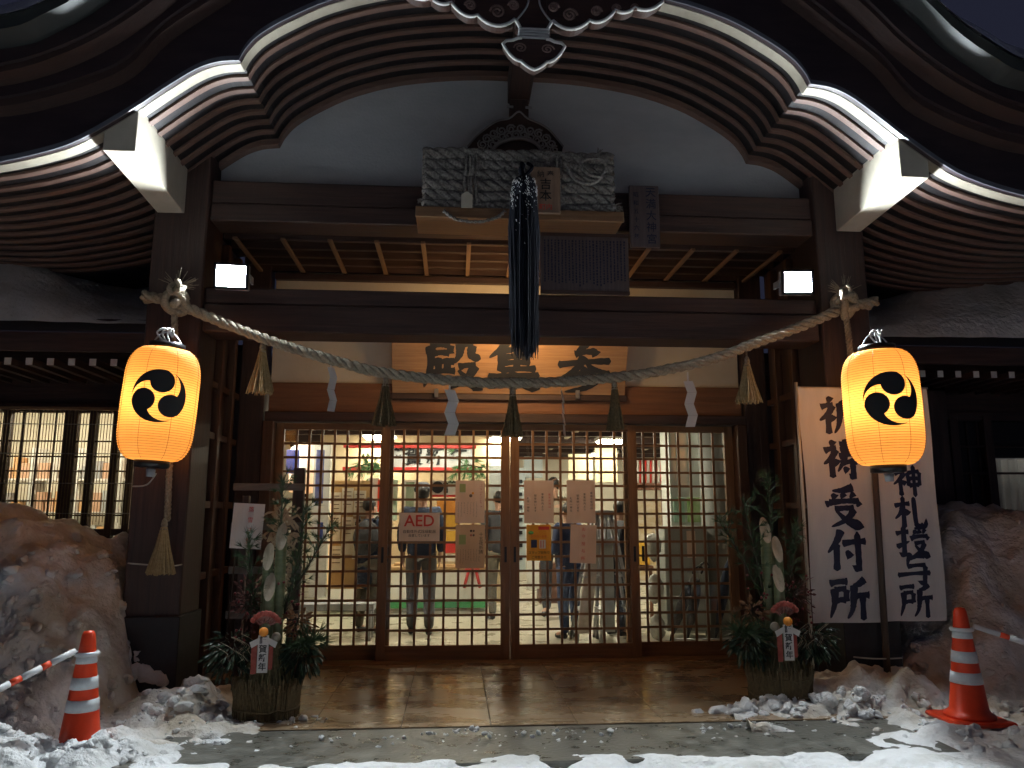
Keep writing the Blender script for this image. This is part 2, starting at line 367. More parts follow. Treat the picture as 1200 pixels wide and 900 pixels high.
heightfield(-40, -3.87, -20, 40, .9, lambda x, y: (1.45*sstep(-3.2, -4.2, x)*sstep(4.6, 6.3, y) if y < 8.3 else .5)+.1*fbm(x, y, .5) if x > -12 else 0, DIRTY, 'snow_field')
struct(MB().box(-45, 45, -25, 60, -.5, -.16).build('ground', CONC))
struct(MB().box(-60, 60, -25, 3.02, -.159, -.02).build('snow_field', SNOW))
struct(MB().box(-1.98, 3.06, 4.7, 5.458, -.158, -.007).build('concrete_step', CONC, bevel=.01))
pf = struct(MB().box(-2.1, 3.18, 5.46, 7.62, -.158, -.006).build('porch_floor', GROUT))
tile_me = {}
ys = [5.46, 5.60, 6.22, 6.84, 7.46, 7.62]; xs = [-2.1+.0]
x = -2.14
xs = [-2.1, -1.54, -.94, -.34, .26, .85, 1.45, 2.05, 2.65, 3.18]
for j in range(len(ys)-1):
    for i in range(len(xs)-1):
        x0, x1, y0, y1 = xs[i]+.003, xs[i+1]-.003, ys[j]+.003, ys[j+1]-.003
        z = R.uniform(-.0008, .0008)
        o = part(MB().box(x0, x1, y0, y1, -.03, z), 'paving_tile', STONE, pf, bevel=.002)

# ================================================================= ENTRANCE HALL
hall = thing('shrine_entrance_hall', 'wooden shrine entrance hall with undulating gable over its sliding doors', 'building', (CX, 7.0, 0))
PROF = [(0, 5.42), (.5, 5.41), (1.06, 5.335), (1.5, 5.20), (1.8, 5.04), (2.0, 4.90), (2.1, 4.78), (2.15, 4.675), (2.3, 4.655), (2.45, 4.59),
        (2.65, 4.44), (2.88, 4.25), (3.2, 4.02), (3.45, 3.91), (3.8, 3.815), (4.3, 3.74), (5.0, 3.75), (6.2, 3.85)]
def sampler(P, kink=None, sub=4):
    """Catmull-Rom through the points, sharp at the kink index"""
    out = []
    segs = [P] if kink is None else [P[:kink+1], P[kink:]]
    for sg in segs:
        for i in range(len(sg)-1):
            p0 = sg[i-1] if i > 0 else (2*sg[0][0]-sg[1][0], 2*sg[0][1]-sg[1][1]) if kink is not None and sg is not segs[0] else (-sg[1][0], sg[1][1]) if sg is segs[0] else sg[0]
            p1, p2 = sg[i], sg[i+1]; p3 = sg[i+2] if i+2 < len(sg) else (2*p2[0]-p1[0], 2*p2[1]-p1[1])
            for k in range(sub):
                t = k/sub; q = []
                for c in (0, 1):
                    q.append(.5*((2*p1[c])+(-p0[c]+p2[c])*t+(2*p0[c]-5*p1[c]+4*p2[c]-p3[c])*t*t+(-p0[c]+3*p1[c]-3*p2[c]+p3[c])*t**3))
                out.append(tuple(q))
    out.append(P[-1]); return out
ROOFP = sampler(PROF, 7)
def full(half, dz=0.0, dmin=0.0, dmax=99, side=0):
    h = [(d, z+dz) for d, z in half if dmin-1e-6 <= d <= dmax+1e-6]
    if side: return [(CX+side*d, z) for d, z in h]
    return [(CX-d, z) for d, z in h[::-1]] + [(CX+d, z) for d, z in (h[1:] if h[0][0] < 1e-6 else h)]
def curve_at(P, d):
    for (a, za), (b, zb) in zip(P, P[1:]):
        if a <= d <= b: return za+(zb-za)*(d-a)/(b-a)
    return P[-1][1]
YF = 5.26                                                   # face of the bargeboard
# rafters
for k in range(13):
    Y = 5.50 + k*.168
    if k < 6:
        part(MB().strip(full(ROOFP, -.0), full(ROOFP, .022), Y, Y+.056), 'rafter', RW, hall)
    else:
        for sd in (-1, 1):
            part(MB().strip(full(ROOFP, 0, 3.07, 99, sd), full(ROOFP, .022, 3.07, 99, sd), Y, Y+.056), 'rafter', RW, hall)
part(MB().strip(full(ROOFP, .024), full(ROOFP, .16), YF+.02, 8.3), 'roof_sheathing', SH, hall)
# bargeboard: dark face, pale painted underside lip
def lift(P, k): return [(d, z+k) for d, z in P]
C2 = sampler([(0, 5.80), (.6, 5.78), (1.2, 5.70), (1.7, 5.52), (2.03, 5.30), (2.32, 5.06), (2.64, 4.79), (2.87, 4.50), (3.1, 4.36), (3.37, 4.25), (3.7, 4.16), (4.3, 4.10), (5, 4.10), (6.2, 4.18)])
C3 = sampler([(0, 6.02), (.7, 5.99), (1.4, 5.88), (2.0, 5.52), (2.47, 5.10), (2.72, 4.83), (3.1, 4.53), (3.6, 4.31), (4.3, 4.22), (5, 4.22), (6.2, 4.32)])
C4 = sampler([(0, 6.3), (.7, 6.26), (1.4, 6.1), (2.1, 5.68), (2.74, 5.06), (3.0, 4.78), (3.25, 4.60), (3.5, 4.48), (4.3, 4.36), (5, 4.36), (6.2, 4.46)])
def resamp(P, n=72):
    return [(6.2*i/n, curve_at(P, 6.2*i/n)) for i in range(n+1)]
DD = sorted(set([d for d, _ in ROOFP]))
def on(P): return [(d, curve_at(P, d)) for d in DD]
part(MB().strip(full(ROOFP, -.006), full(on(C2), .05), YF, YF+.05), 'bargeboard', BARGE, hall)
part(MB().strip(full(ROOFP, -.012), full(ROOFP, .10), YF+.052, YF+.15), 'bargeboard_inner_lip', mat('lip_paint', (.27, .24, .19), .6, (.38, .34, .27), (5, 5, 5), .1), hall)
part(MB().strip(full(ROOFP, -.020), full(ROOFP, .018), YF-.012, YF-.001), 'bargeboard_lit_edge', mat('lit_edge_grey', (.13, .14, .17), .5), hall)  # thin grey strip: light catching the board's lower edge, put into its colour
part(MB().strip(full(on(C2)), full(on(C2), .055), 5.13, 5.6), 'eave_band', BAND, hall)
part(MB().strip(full(on(C2), .056), full(on(C3), .0), 5.10, 5.6), 'eave_layer', BARGE, hall)
part(MB().strip(full(on(C3), .001), full(on(C3), .045), 4.95, 5.6), 'eave_band', BAND, hall)
part(MB().strip(full(on(C3), .046), full(on(C4), .0), 4.92, 5.7), 'eave_layer', BARGE, hall)
roofm = mat('roof_copper', (.02, .024, .025), .6, (.035, .04, .04), (3, 3, 3), .2)
part(MB().strip(full(on(C4), .001), full(on(C4), .10), 4.73, 9.5), 'roof', roofm, hall)
# roof snow lying on the eave edge
sn = MB(); n = 110; mrow = 16; vs = []
for i in range(n+1):
    xx = -5.4+11.9*i/n; d = abs(xx-CX); base = curve_at(C4, min(d, 6.19))+.10
    for j in range(mrow+1):
        t = j/mrow; yy = 4.70+4.4*t**1.5
        hh = .20*math.sqrt(min(1, t*9))*(.75+.5*fbm(xx, yy, .9)) if d > 1.2 else .05*math.sqrt(min(1, t*9))
        vs.append((xx, yy+.03*fbm(xx, 0, 5), base+hh-.02*(j == 0)))
sn.add(vs, [(i*(mrow+1)+j, (i+1)*(mrow+1)+j, (i+1)*(mrow+1)+j+1, i*(mrow+1)+j+1) for i in range(n) for j in range(mrow)], True)
tag(sn.build('roof_snow', SNOW), 'layer of snow lying along the top edge of the curved roof', 'snow')
# pillars, brackets, beams
for sd in (-1, 1):
    x0, x1 = sorted((CX+sd*2.66, CX+sd*3.10))
    p = box('pillar', WZ, hall, x0, x1, 6.35, 6.80, -.1, 4.75, .012)
    # trim boards on the front of the pillar
    for k in (.035, .30):
        part(MB().box(x0+k, x0+k+.10, 6.326, 6.349, .2, 3.0), 'pillar_trim', wood('trim_wood', (.075, .03, .02), (.13, .055, .035), 'z'), p, bevel=.004)
    x0, x1 = sorted((CX+sd*2.85, CX+sd*3.075))
    zb = 3.955
    mb = MB(); mb.prism([(0, 0)]*0 or [(YF+.055, zb), (6.349, zb-.05), (6.349, 4.42), (YF+.055, 4.42)], x0, x1)
    mb.v = [(y, x, z) for x, y, z in mb.v]; mb.f = [f[::-1] for f in mb.f]
    part(mb, 'bracket_beam', PALE, hall, bevel=.005)
bx0, bx1 = CX-2.659, CX+2.659
box('upper_beam', WX, hall, bx0, bx1, 6.42, 6.72, 4.035, 4.245, .01)
box('upper_beam', WX, hall, bx0, bx1, 6.405, 6.72, 3.875, 4.032, .01)
box('lower_beam', WX, hall, bx0, bx1, 6.42, 6.74, 3.145, 3.285, .01)
box('lower_beam', WX, hall, bx0, bx1, 6.40, 6.74, 2.90, 3.142, .012)
# plaster pediment
ped = full(ROOFP, .02, 0, 2.66); mb = MB(); base = [(x, 4.246) for x, z in ped]
part(mb.strip(base, ped, 6.60, 6.68), 'pediment_wall', PLASTER, hall)
part(MB().strip(full(ROOFP, -.03, 0, 2.66), full(ROOFP, .03, 0, 2.66), 6.52, 6.598), 'pediment_edge_rafter', RW, hall)
# ridge beam and strut
box('ridge_beam', WY, hall, CX-.10, CX+.10, YF+.17, 6.55, 5.13, 5.40, .01)
box('strut', WZ, hall, CX-.085, CX+.085, 6.44, 6.59, 4.9, 5.128, .01)
for sd in (-1, 1):
    box('strut_clip', GREYM, hall, CX+sd*.085-.03, CX+sd*.085+.03, 6.425, 6.439, 5.03, 5.05, .002)
# gable pendant (kegyo) - scalloped carved board, white painted rim
YK = 5.14
def mirror_px(pts):                                          # half outline (px) -> world, mirrored about the hall axis
    w = [at(px, py, YK) for px, py in pts]
    L = [(p.x-CX, p.z) for p in w]
    return L
def scallops(P, bulge):
    out = []
    for (x0, y0), (x1, y1), b in zip(P, P[1:], bulge):
        for k in range(8):
            t = k/8; out.append((x0+(x1-x0)*t+(y0-y1)*0, y0+(y1-y0)*t+b*(math.sin(math.pi*t)**.8)))
    out.append(P[-1]); return out
half = scallops([(641, 36), (648, 25), (691, 24), (721, 12), (744, 9), (772, 6)], (-1, 10, 7, 4.5, 4.5)) + [(777, 2)]
wing = [(at(px, py, YK).x-CX, at(px, py, YK).z) for px, py in half]
def smooth_poly(P, sub=4):
    out = []
    for i in range(len(P)-1):
        p0 = P[max(i-1, 0)]; p1 = P[i]; p2 = P[i+1]; p3 = P[min(i+2, len(P)-1)]
        for k in range(sub):
            t = k/sub; out.append(tuple(.5*((2*p1[c])+(-p0[c]+p2[c])*t+(2*p0[c]-5*p1[c]+4*p2[c]-p3[c])*t*t+(-p0[c]+3*p1[c]-3*p2[c]+p3[c])*t**3) for c in (0, 1)))
    out.append(P[-1]); return out
wing = [wing[0]]+[q for p, q in zip(wing, wing[1:]) if q[0] > p[0]+1e-4]
kg = thing('gable_pendant', 'carved cloud-shaped gable pendant with white scalloped rim at the roof peak', 'ornament', (CX, YK, 5.2))
KW = wood('carving_wood', (.03, .015, .012), (.065, .03, .022), 'x')
for sd in (-1, 1):
    lo = [(CX+sd*x, z) for x, z in wing]
    hi = [(x, max(z+.02, 5.62)) for x, z in lo]
    part(MB().strip(lo if sd > 0 else lo[::-1], hi if sd > 0 else hi[::-1], YK, YK+.09), 'carved_wing', KW, kg)
    part(MB().tube([(x, YK-.004, z) for x, z in lo], .013, 6), 'white_rim', WHITE, kg)
    for (u, v, r) in ((.27, 5.065, .055), (.47, 5.105, .042), (.62, 5.135, .034), (.76, 5.15, .028), (.15, 5.12, .04)):
        pts = [(CX+sd*(u+r*(1-t/26)*math.cos(t*.55)), YK-.004, v+r*(1-t/26)*math.sin(t*.55)) for t in range(24)]
        part(MB().tube(pts, .010, 5), 'spiral_relief', wood('relief_wood', (.16, .10, .085), (.24, .15, .13), 'x'), kg)
    pts = [(CX+sd*(.13-.09*math.sin(t*.16)), YK-.006, 5.0+.018*t) for t in range(14)]
    part(MB().tube(pts, .008, 5), 'white_vein', GREYM, kg)
part(MB().strip([(CX-.135, at(620, 33, YK).z), (CX+.135, at(620, 33, YK).z)], [(CX-.135, 5.62), (CX+.135, 5.62)], YK+.01, YK+.08), 'carved_centre', KW, kg)
c0 = at(620, 33, YK); c1 = at(620, 46, YK)
for k in range(4):
    z = c1.z+(c0.z-c1.z)*(k+.5)/4
    part(MB().box(CX-.115, CX+.115, YK-.02, YK+.09, z-.008, z+.008), 'collar_ring', GREYM, kg, bevel=.005)
pend = [(0, 4.905), (.05, 4.935), (.10, 4.955), (.155, 4.99), (.20, 5.03), (.222, 5.08), (.205, 5.11), (.16, 5.125), (.11, 5.13)]
pendf = [(at(px, py, YK).x-CX, at(px, py, YK).z) for px, py in [(622, 82), (632, 77), (650, 69), (660, 60), (660, 54), (652, 50), (640, 46)]]
pendf[0] = (0, pendf[0][1])
pq = scallops([(622, 82), (641, 73), (659, 60)], (2.5, 3.5))+[(662, 55), (658, 51), (650, 49.5), (645, 47), (640, 46)]
ps = [(at(px, py, YK).x-CX, at(px, py, YK).z) for px, py in pq]; ps[0] = (0, ps[0][1])
poly = [(CX-x, z) for x, z in ps[::-1]] + [(CX+x, z) for x, z in ps[1:]]
part(MB().prism(poly, YK, YK+.07), 'pendant_board', KW, kg)
part(MB().tube([(x, YK-.004, z) for x, z in poly], .012, 6), 'white_rim', WHITE, kg)
for sd in (-1, 1):
    pts = [(CX+sd*(.10+.05*(1-t/22)*math.cos(t*.6)), YK-.003, pendf[3][1]+.01+.04*(1-t/22)*math.sin(t*.6)) for t in range(20)]
    part(MB().tube(pts, .006, 5), 'spiral_relief', MC['relief_wood'], kg)

# frog-leg strut carving over the beam
kt = thing('frog_leg_carving', 'dark frog-leg carving with curled feathers on the plaster pediment', 'carving', (CX, 6.55, 4.25))
YC = 6.42
def pxs(pts, Y): return [(at(a, b, Y).x, at(a, b, Y).z) for a, b in pts]
out = pxs([(548, 172), (556, 176), (566, 182), (585, 184), (625, 184), (645, 181), (652, 175), (660, 172), (652, 162), (643, 152), (632, 145), (618, 139), (608, 131), (597, 139), (583, 142), (570, 150), (558, 160)], YC)
part(MB().prism(out, YC, YC+.12), 'carved_board', KW, kt)
part(MB().tube([(x, YC-.006, z) for x, z in smooth_poly(out[7:]+out[:1])], .009, 5), 'rim_relief', mat('grey_relief', (.26, .24, .24), .6), kt)
arch = pxs([(577, 182), (580, 172), (592, 165), (607, 162), (622, 165), (632, 172), (636, 182)], YC-.02)
part(MB().tube([(x, YC-.02, z) for x, z in smooth_poly(arch)], .018, 6), 'inner_arch', MC['grey_relief'], kt)
for i in range(24):
    a = math.pi*(i+.5)/24; rr = .23+.07*(i % 2); c = (at(607, 182, YC).x+rr*1.12*math.cos(a), at(607, 182, YC).z+rr*.80*math.sin(a)+.01)
    pts = [(c[0]+.045*(1-t/18)*math.cos(t*.7+i), YC-.012, c[1]+.045*(1-t/18)*math.sin(t*.7+i)) for t in range(15)]
    part(MB().tube(pts, .008, 5), 'curl_relief', MC['grey_relief'], kt)

# porch ceiling: boards on battens
CZ = 3.86
for i, y in enumerate([6.76+.145*k for k in range(7)]):
    pass
box('ceiling_panel', wood('ceiling_board_wood', (.50, .36, .24), (.60, .44, .30), 'x'), hall, CX-2.66, CX+2.66, 6.74, 7.80, CZ+.07, CZ+.09, 0)
for k in range(5):
    y = 6.80+.235*k
    box('ceiling_joist', WX, hall, CX-2.655, CX+2.655, y, y+.055, CZ, CZ+.068, .004)
for k in range(-6, 7):
    x = CX+k*.42-.02
    box('ceiling_batten', wood('batten_wood', (.20, .12, .07), (.28, .17, .10), 'y'), hall, x-.02, x+.02, 6.745, 7.795, CZ-.028, CZ-.002, .003)
# wall over the doors
YD = 7.75
box('wall_cream', CREAM, hall, CX-2.40, CX+2.42, YD+.02, YD+.12, 2.70, CZ+.06, 0)
box('wall_plate', WX, hall, CX-2.40, CX+2.42, YD-.05, YD+.018, 3.765, CZ-.03, .004)
box('lintel', KAMOI, hall, CX-2.40, CX+2.42, YD-.03, YD+.12, 2.40, 2.698, .006)
box('door_head', WX, hall, CX-2.42, CX+2.44, YD-.09, YD+.12, 2.305, 2.398, .006)
for sd, dx in ((-1, -2.43), (1, 2.34)):
    box('door_jamb', JAMB, hall, CX+dx, CX+dx+.10, YD-.10, YD+.12, 0, 2.303, .006)
    box('door_jamb', WZ, hall, CX+(sd*2.56)-.12, CX+(sd*2.56)+.12, YD-.06, YD+.14, 0, CZ+.05, .006)
box('threshold', DOORH, hall, CX-2.34, CX+2.35, YD-.13, YD+.12, -.02, .012, .004)
# porch side walls: posts, rails, dark boarding
for sd in (-1, 1):
    xw = CX+sd*2.72
    xa, xb = sorted((xw, xw+sd*.05))
    box('side_wall_board', WZ, hall, xa, xb, 6.81, 7.68, .9 if sd < 0 else 0, CZ+.05, 0)
    if sd < 0: box('side_wall_board', WZ, hall, xa, xb, 6.81, 7.68, 0, .895, 0)
    xa, xb = sorted((xw-sd*.001, xw-sd*.07))
    for y in (6.98, 7.36): box('side_post', JAMB, hall, xa, xb, y, y+.07, 0, CZ, .004)
    for z in (.85, 1.45, 2.05, 2.5): box('side_rail', JAMB, hall, *sorted((xw-sd*.001, xw-sd*.045)), 6.81, 7.67, z, z+.06, .004)
# snow clinging to pillar foot (left): a dark wrap round the pillar base
for sd in (-1, 1):
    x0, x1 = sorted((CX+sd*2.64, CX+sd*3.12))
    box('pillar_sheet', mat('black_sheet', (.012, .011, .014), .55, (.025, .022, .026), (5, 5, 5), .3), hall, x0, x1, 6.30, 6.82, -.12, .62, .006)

# floor and walls inside
FLI = mat('interior_floor_vinyl', (.42, .39, .31), .3, (.50, .47, .38), (2, 2, 2), .03, rvar=.1)
struct(MB().box(-3.2, 5.2, 7.88, 17.2, -.1, .0).build('interior_floor', FLI))
CRW = mat('interior_wall', (.70, .66, .55), .7, (.74, .70, .60), (2, 2, 2))
struct(MB().box(-3.05, -2.98, 7.97, 17.2, 0, 3).build('interior_wall', CRW))
struct(MB().box(5.2, 5.3, 7.9, 17.2, 0, 3).build('interior_wall', CRW))
struct(MB().box(-3.3, 5.3, 17.2, 17.3, 0, 3).build('interior_wall', CRW))
struct(MB().box(-3.05, -1.9, 7.88, 7.96, 0, 3).build('front_partition_wall', WZ))
struct(MB().box(3.02, 5.3, 7.88, 7.96, 0, 3).build('front_partition_wall', WZ))
ic = struct(MB().box(-3.3, 5.3, 7.88, 17.3, 2.72, 2.8).build('interior_ceiling', mat('interior_ceiling_board', (.17, .10, .06), .7, (.23, .14, .085), (3, 30, 3))))
for k in range(8):
    y = 8.6+k*1.1
    part(MB().box(-3.2, 5.2, y, y+.1, 2.60, 2.719), 'ceiling_beam', WX, ic)
for k in range(9):
    x = -2.9+k*.95
    part(MB().box(x, x+.06, 7.97, 17.2, 2.66, 2.7195), 'ceiling_rib', PALE, ic)
lamps = [(-2.2, 9.1), (-.2, 9.4), (1.6, 9.4), (3.4, 9.2), (-1.2, 12.2), (.8, 12.4), (2.6, 12.6), (0.6, 15.2), (3.0, 15.4)]
names = ['over the left notice board', 'over the man in dark jacket', 'over the two step stands', 'beside the round grey column', 'left over the counter',
         'right over the counter', 'in the middle of the hall ceiling', 'at the far left end of the ceiling', 'at the far right end of the ceiling']
for (lx, ly), nm in zip(lamps, names):
    t = thing('ceiling_lamp', 'warm square ceiling lamp '+nm+' seen through the lattice', 'lamp', (lx, ly, 2.6), group='ceiling lamps inside the hall')
    part(MB().box(-.26, .26, -.26, .26, .0, .055), 'lamp_body', WHITE, t, True)
    part(MB().box(-.22, .22, -.22, .22, -.03, -.001), 'lamp_diffuser', ROOML, t, True)

# ================================================================= SLIDING DOORS
def door(x0, x1, y, nv, label, wide=.09):
    t = thing('sliding_door', label, 'door', ((x0+x1)/2, y, 0), group='lattice sliding doors of the entrance')
    z0, z1 = .014, 2.30; zr = .15; zt = 2.235
    for a, b in ((x0, x0+wide), (x1-wide, x1)): part(MB().box(a, b, y, y+.05, z0, z1), 'stile', DOORV, t, bevel=.003)
    a, b = x0+wide, x1-wide
    part(MB().box(a, b, y+.002, y+.048, z0, zr), 'bottom_rail', DOORH, t, bevel=.003)
    part(MB().box(a, b, y+.002, y+.048, zt, z1), 'top_rail', DOORH, t, bevel=.003)
    src = None
    for i in range(1, nv):
        x = a+(b-a)*i/nv
        if src is None:
            src = part(MB().box(-.0115, .0115, -.009, .009, zr-z0, zt-z0), 'lattice_bar', DOORV, t, True); src.location = (x-t.location.x, .012, z0)
        else:
            c = src.copy(); COL.objects.link(c); c.location.x = x-t.location.x
    src = None; nh = 15
    for i in range(1, nh):
        z = zr+(zt-zr)*i/nh
        if src is None:
            src = part(MB().box(a-t.location.x, b-t.location.x, -.008, .008, -.0115, .0115), 'lattice_bar', DOORH, t, True); src.location = (0, .027, z)
        else:
            c = src.copy(); COL.objects.link(c); c.location.z = z
    part(MB().box(a-.005, b+.005, y+.038, y+.042, zr-.005, zt+.005), 'glass_pane', GLASS, t)
    return t
d1 = door(-1.80, -.62, YD+.055, 8, 'leftmost lattice sliding door, behind the straw-decked rack')
d2 = door(-.745, .548, YD-.01, 8, 'lattice sliding door carrying the AED notice')
d3 = door(.552, 1.845, YD-.01, 8, 'lattice sliding door carrying the orange poster')
d4 = door(1.72, 2.88, YD+.055, 8, 'rightmost lattice sliding door with umbrellas behind it')
for dd, xx in ((d1, -.66), (d2, .505), (d3, .597), (d3, 1.80), (d2, -.70), (d4, 1.90)):
    y = YD-.013 if dd in (d2, d3) else YD+.052
    part(MB().box(xx-.012, xx+.012, y, y+.004, .93, 1.08), 'door_pull', BLACK, dd, bevel=.001)

# papers on the doors
YP = YD-.026
def paper(px0, px1, py0, py1, m, label, cat='poster', Y=YP, tilt=0.0):
    a = at(px0, py0, Y); b = at(px1, py1, Y); cx, cz = (a.x+b.x)/2, (a.z+b.z)/2; w, h = (b.x-a.x), (a.z-b.z)
    t = thing('notice_poster', label, cat, (cx, Y, cz)); t.rotation_euler = (0, tilt, 0)
    mb = MB(); vs = []; n = 6                                    # a slightly curled sheet with thickness
    for k in range(n+1):
        u = k/n-.5; y = .008*math.sin(k*1.3+px0)*.6
        for s in (-1, 1):
            vs += [(u*w, y+.0006*s, -h/2), (u*w, y+.0006*s, h/2)]
    fs = []
    for k in range(n):
        i = 4*k; fs += [(i, i+4, i+5, i+1), (i+2, i+3, i+7, i+6), (i, i+2, i+6, i+4), (i+1, i+5, i+7, i+3)]
    fs += [(0, 1, 3, 2), (4*n, 4*n+2, 4*n+3, 4*n+1)]
    mb.add(vs, fs); part(mb, 'sheet', m, t, True)
    return t, w, h
def ink(t, body, size, m, x, z, **k):
    me = textmesh(body, size, **k); me.materials.append(m); me.transform(Matrix.Translation((x, -.0085, z)))
    o = bpy.data.objects.new('printed_text', me); COL.objects.link(o); o.parent = t; return o
def patch(t, m, x0, x1, z0, z1, name='printed_patch', y=-.0078):
    return part(MB().box(x0, x1, y, y+.0008, z0, z1), name, m, t, True)
GP = mat('pale_green_print', (.35, .42, .18), .7); YEL = mat('yellow_orange_print', (.80, .36, .03), .6, (.85, .42, .05), (9, 9, 9)); GRN = mat('green_print', (.12, .38, .10), .6)
NAVYP = mat('navy_print', (.02, .03, .08), .6); GREYINK = mat('grey_ink', (.16, .11, .09), .7); PINKINK = mat('pink_ink', (.50, .16, .14), .7)
t, w, h = paper(468, 515, 601, 634, mat('cream_white_paper', (.84, .70, .60), .6, (.86, .73, .63), (4, 4, 4)), 'white AED notice with red letters on the lattice door', 'sign')
ink(t, 'AED', .155, REDINK, 0, h*.20, bold=.012)
ink(t, '自動体外式除細動器', .036, INK, 0, -h*.17); ink(t, '設置しています', .03, INK, 0, -h*.31)
def columns(t, w, h, n, x1, x0, top, bot, m, size=.018):
    for i in range(n):
        x = x1-(x1-x0)*i/max(n-1, 1); L_ = R.uniform(.7, 1.0)*(top-bot); k = max(2, int(L_/(size*1.25)))
        mb = MB()
        for q in range(k):
            z = top-q*size*1.25
            for _ in range(3):
                a = R.uniform(-.5, .3)*size; b_ = R.uniform(-.45, .45)*size
                if R.random() < .5: mb.box(x+a, x+a+size*.5, -.0086, -.0082, z+b_, z+b_+size*.14)
                else: mb.box(x+a, x+a+size*.14, -.0086, -.0082, z+b_-size*.25, z+b_+size*.3)
        o = part(mb, 'printed_column', m, t, True)
t, w, h = paper(534, 568, 563, 613, PINKP, 'peach poster with a small brown figure, above its twin, beside the centre stile')
columns(t, w, h, 7, w*.22, -w*.40, -h*.02, -h*.44, GREYINK, .012); columns(t, w, h, 1, w*.36, w*.36, h*.42, -h*.2, PINKINK, .022)
patch(t, GP, -w*.36, -w*.16, h*.22, h*.42); part(MB().ball((w*.02, -.008, h*.14), .016, 6, (1, .12, 1)), 'printed_blob', GREYINK, t, True); part(MB().ball((w*.09, -.008, h*.2), .012, 6, (1, .12, 1)), 'printed_blob', YEL, t, True)
t, w, h = paper(534, 568, 615, 666, mat('tan_paper', (.70, .50, .33), .7), 'tan poster with four tiny figures, below the peach one')
columns(t, w, h, 9, w*.3, -w*.42, -h*.08, -h*.45, GREYINK, .012)
ink(t, '十\n五\n夜\n祈\n祷', .042, INK, w*.37, h*.07, line=1.0)
patch(t, GP, -w*.38, -w*.15, h*.05, h*.27)
for q in range(4): part(MB().ball((-.01+.026*(q % 2)+w*.06, -.008, h*(.36-.1*(q//2))), .011, 6, (1, .12, 1)), 'printed_blob', [INK, GREYINK, PINKINK, GREYINK][q], t, True)
t, w, h = paper(614, 649, 563, 613, PINKP, 'peach notice with three black columns and one red, above the orange poster')
for i, (s_, m_) in enumerate((('新年祈祷は', REDINK), ('事業所内より', INK), ('御奉納います', INK), ('札所一神社', INK))):
    ink(t, '\n'.join(s_), .026, m_, w*(.36-.24*i), h*(.02-.03*i), line=1.15)
t, w, h = paper(664, 698, 563, 613, PINKP, 'peach notice with a grey-blue first column, above the creased red-lettered sheet')
for i, (s_, m_) in enumerate((('車祓の受付は', NAVYP), ('事業所内より', INK), ('御奉納います', INK), ('札所一神社', INK))):
    ink(t, '\n'.join(s_), .026, m_, w*(.36-.24*i), h*(.02-.03*i), line=1.15)
t, w, h = paper(617, 646, 615, 657, YEL, 'bright orange poster with red banner and green disc')
patch(t, REDINK, -w*.02, w*.42, h*.36, h*.45); part(MB().ball((-w*.32, -.008, h*.28), .022, 8, (1.2, .1, .8)), 'printed_blob', GRN, t, True)
patch(t, NAVYP, -w*.32, -w*.08, -h*.14, h*.08); patch(t, PAPER, w*.02, w*.28, -h*.16, h*.08); patch(t, REDINK, w*.06, w*.10, -h*.14, h*.06, y=-.0085); patch(t, REDINK, w*.16, w*.19, -h*.14, h*.06, y=-.0085)
ink(t, 'ミツカンお札', .028, REDINK, 0, h*.17); ink(t, 'スマップ御朱印', .03, INK, 0, -h*.28); ink(t, 'ご用意あり', .03, INK, 0, -h*.41)
t, w, h = paper(668, 699, 615, 660, PINKP, 'creased peach sheet with a single column of red letters', tilt=.04)
for q, ch in enumerate('お守授与所'[:5]): ink(t, ch, .04, REDINK, 0, h*(.38-.19*q))

# ================================================================= NAME BOARD over the doors
yb = YD-.42
nb = thing('name_board', 'large wooden name board with three brushed black characters above the doors', 'sign', (CX, YD-.1, 2.58))
a = at(458, 400, yb); 
def boardpt(u, z):                                             # leans forward at the top
    return Vector((u, YD-.06-.30*(z-2.60)/.66, z))
bl = at(459, 463, YD-.1).x; br = at(733, 463, YD-.1).x
zb0, zb1 = 2.60, 3.22
mb = MB(); A = [boardpt(bl, zb0), boardpt(br, zb0), boardpt(br, zb1), boardpt(bl, zb1)]
th = Vector((0, .045, .02)); mb.add(A+[p+th for p in A], [(0, 1, 2, 3), (7, 6, 5, 4), (0, 4, 5, 1), (1, 5, 6, 2), (2, 6, 7, 3), (3, 7, 4, 0)])
part(mb, 'board', BOARD, nb, bevel=.004)
mb = MB().box(bl-.02, br+.02, YD-.075, YD-.031, 2.535, 2.597); part(mb, 'bottom_moulding', WX, nb, bevel=.004)
tl = math.atan2(.30, .66)
for ch, px, sz in (('殿', 530, .52), ('集', 602, .50), ('参', 685, .52)):
    zc = 2.865; p = boardpt(at(px, 430, YD-.2).x, zc)+Vector((0, -.004, 0))
    me = brushmesh(ch, sz, 11.0, squash=1.12); me.materials.append(INK); me.transform(Matrix.Translation(p) @ Matrix.Rotation(tl, 4, 'X'))
    o = bpy.data.objects.new('brushed_character', me); COL.objects.link(o); o.parent = nb; o.matrix_parent_inverse = inv(nb)
for px in (511, 679):
    x = at(px, 462, YD-.2).x; part(MB().box(x-.02, x+.02, YD-.11, YD-.076, 2.555, 2.64), 'metal_bracket', STEEL, nb, bevel=.003)

# warm lamp mounted on the back of the lower beam
pl = thing('porch_lamp', 'slim warm strip lamp fixed behind the lower beam over the name board', 'lamp', (CX, 6.78, 3.0))
part(MB().box(CX-.45, CX+.45, 6.745, 6.80, 3.02, 3.10), 'lamp_housing', WHITE, pl, bevel=.004)
part(MB().box(CX-.42, CX+.42, 6.802, 6.815, 3.03, 3.09), 'lamp_tube', emis('warm_tube', (1, .62, .28), PORCH_E), pl)

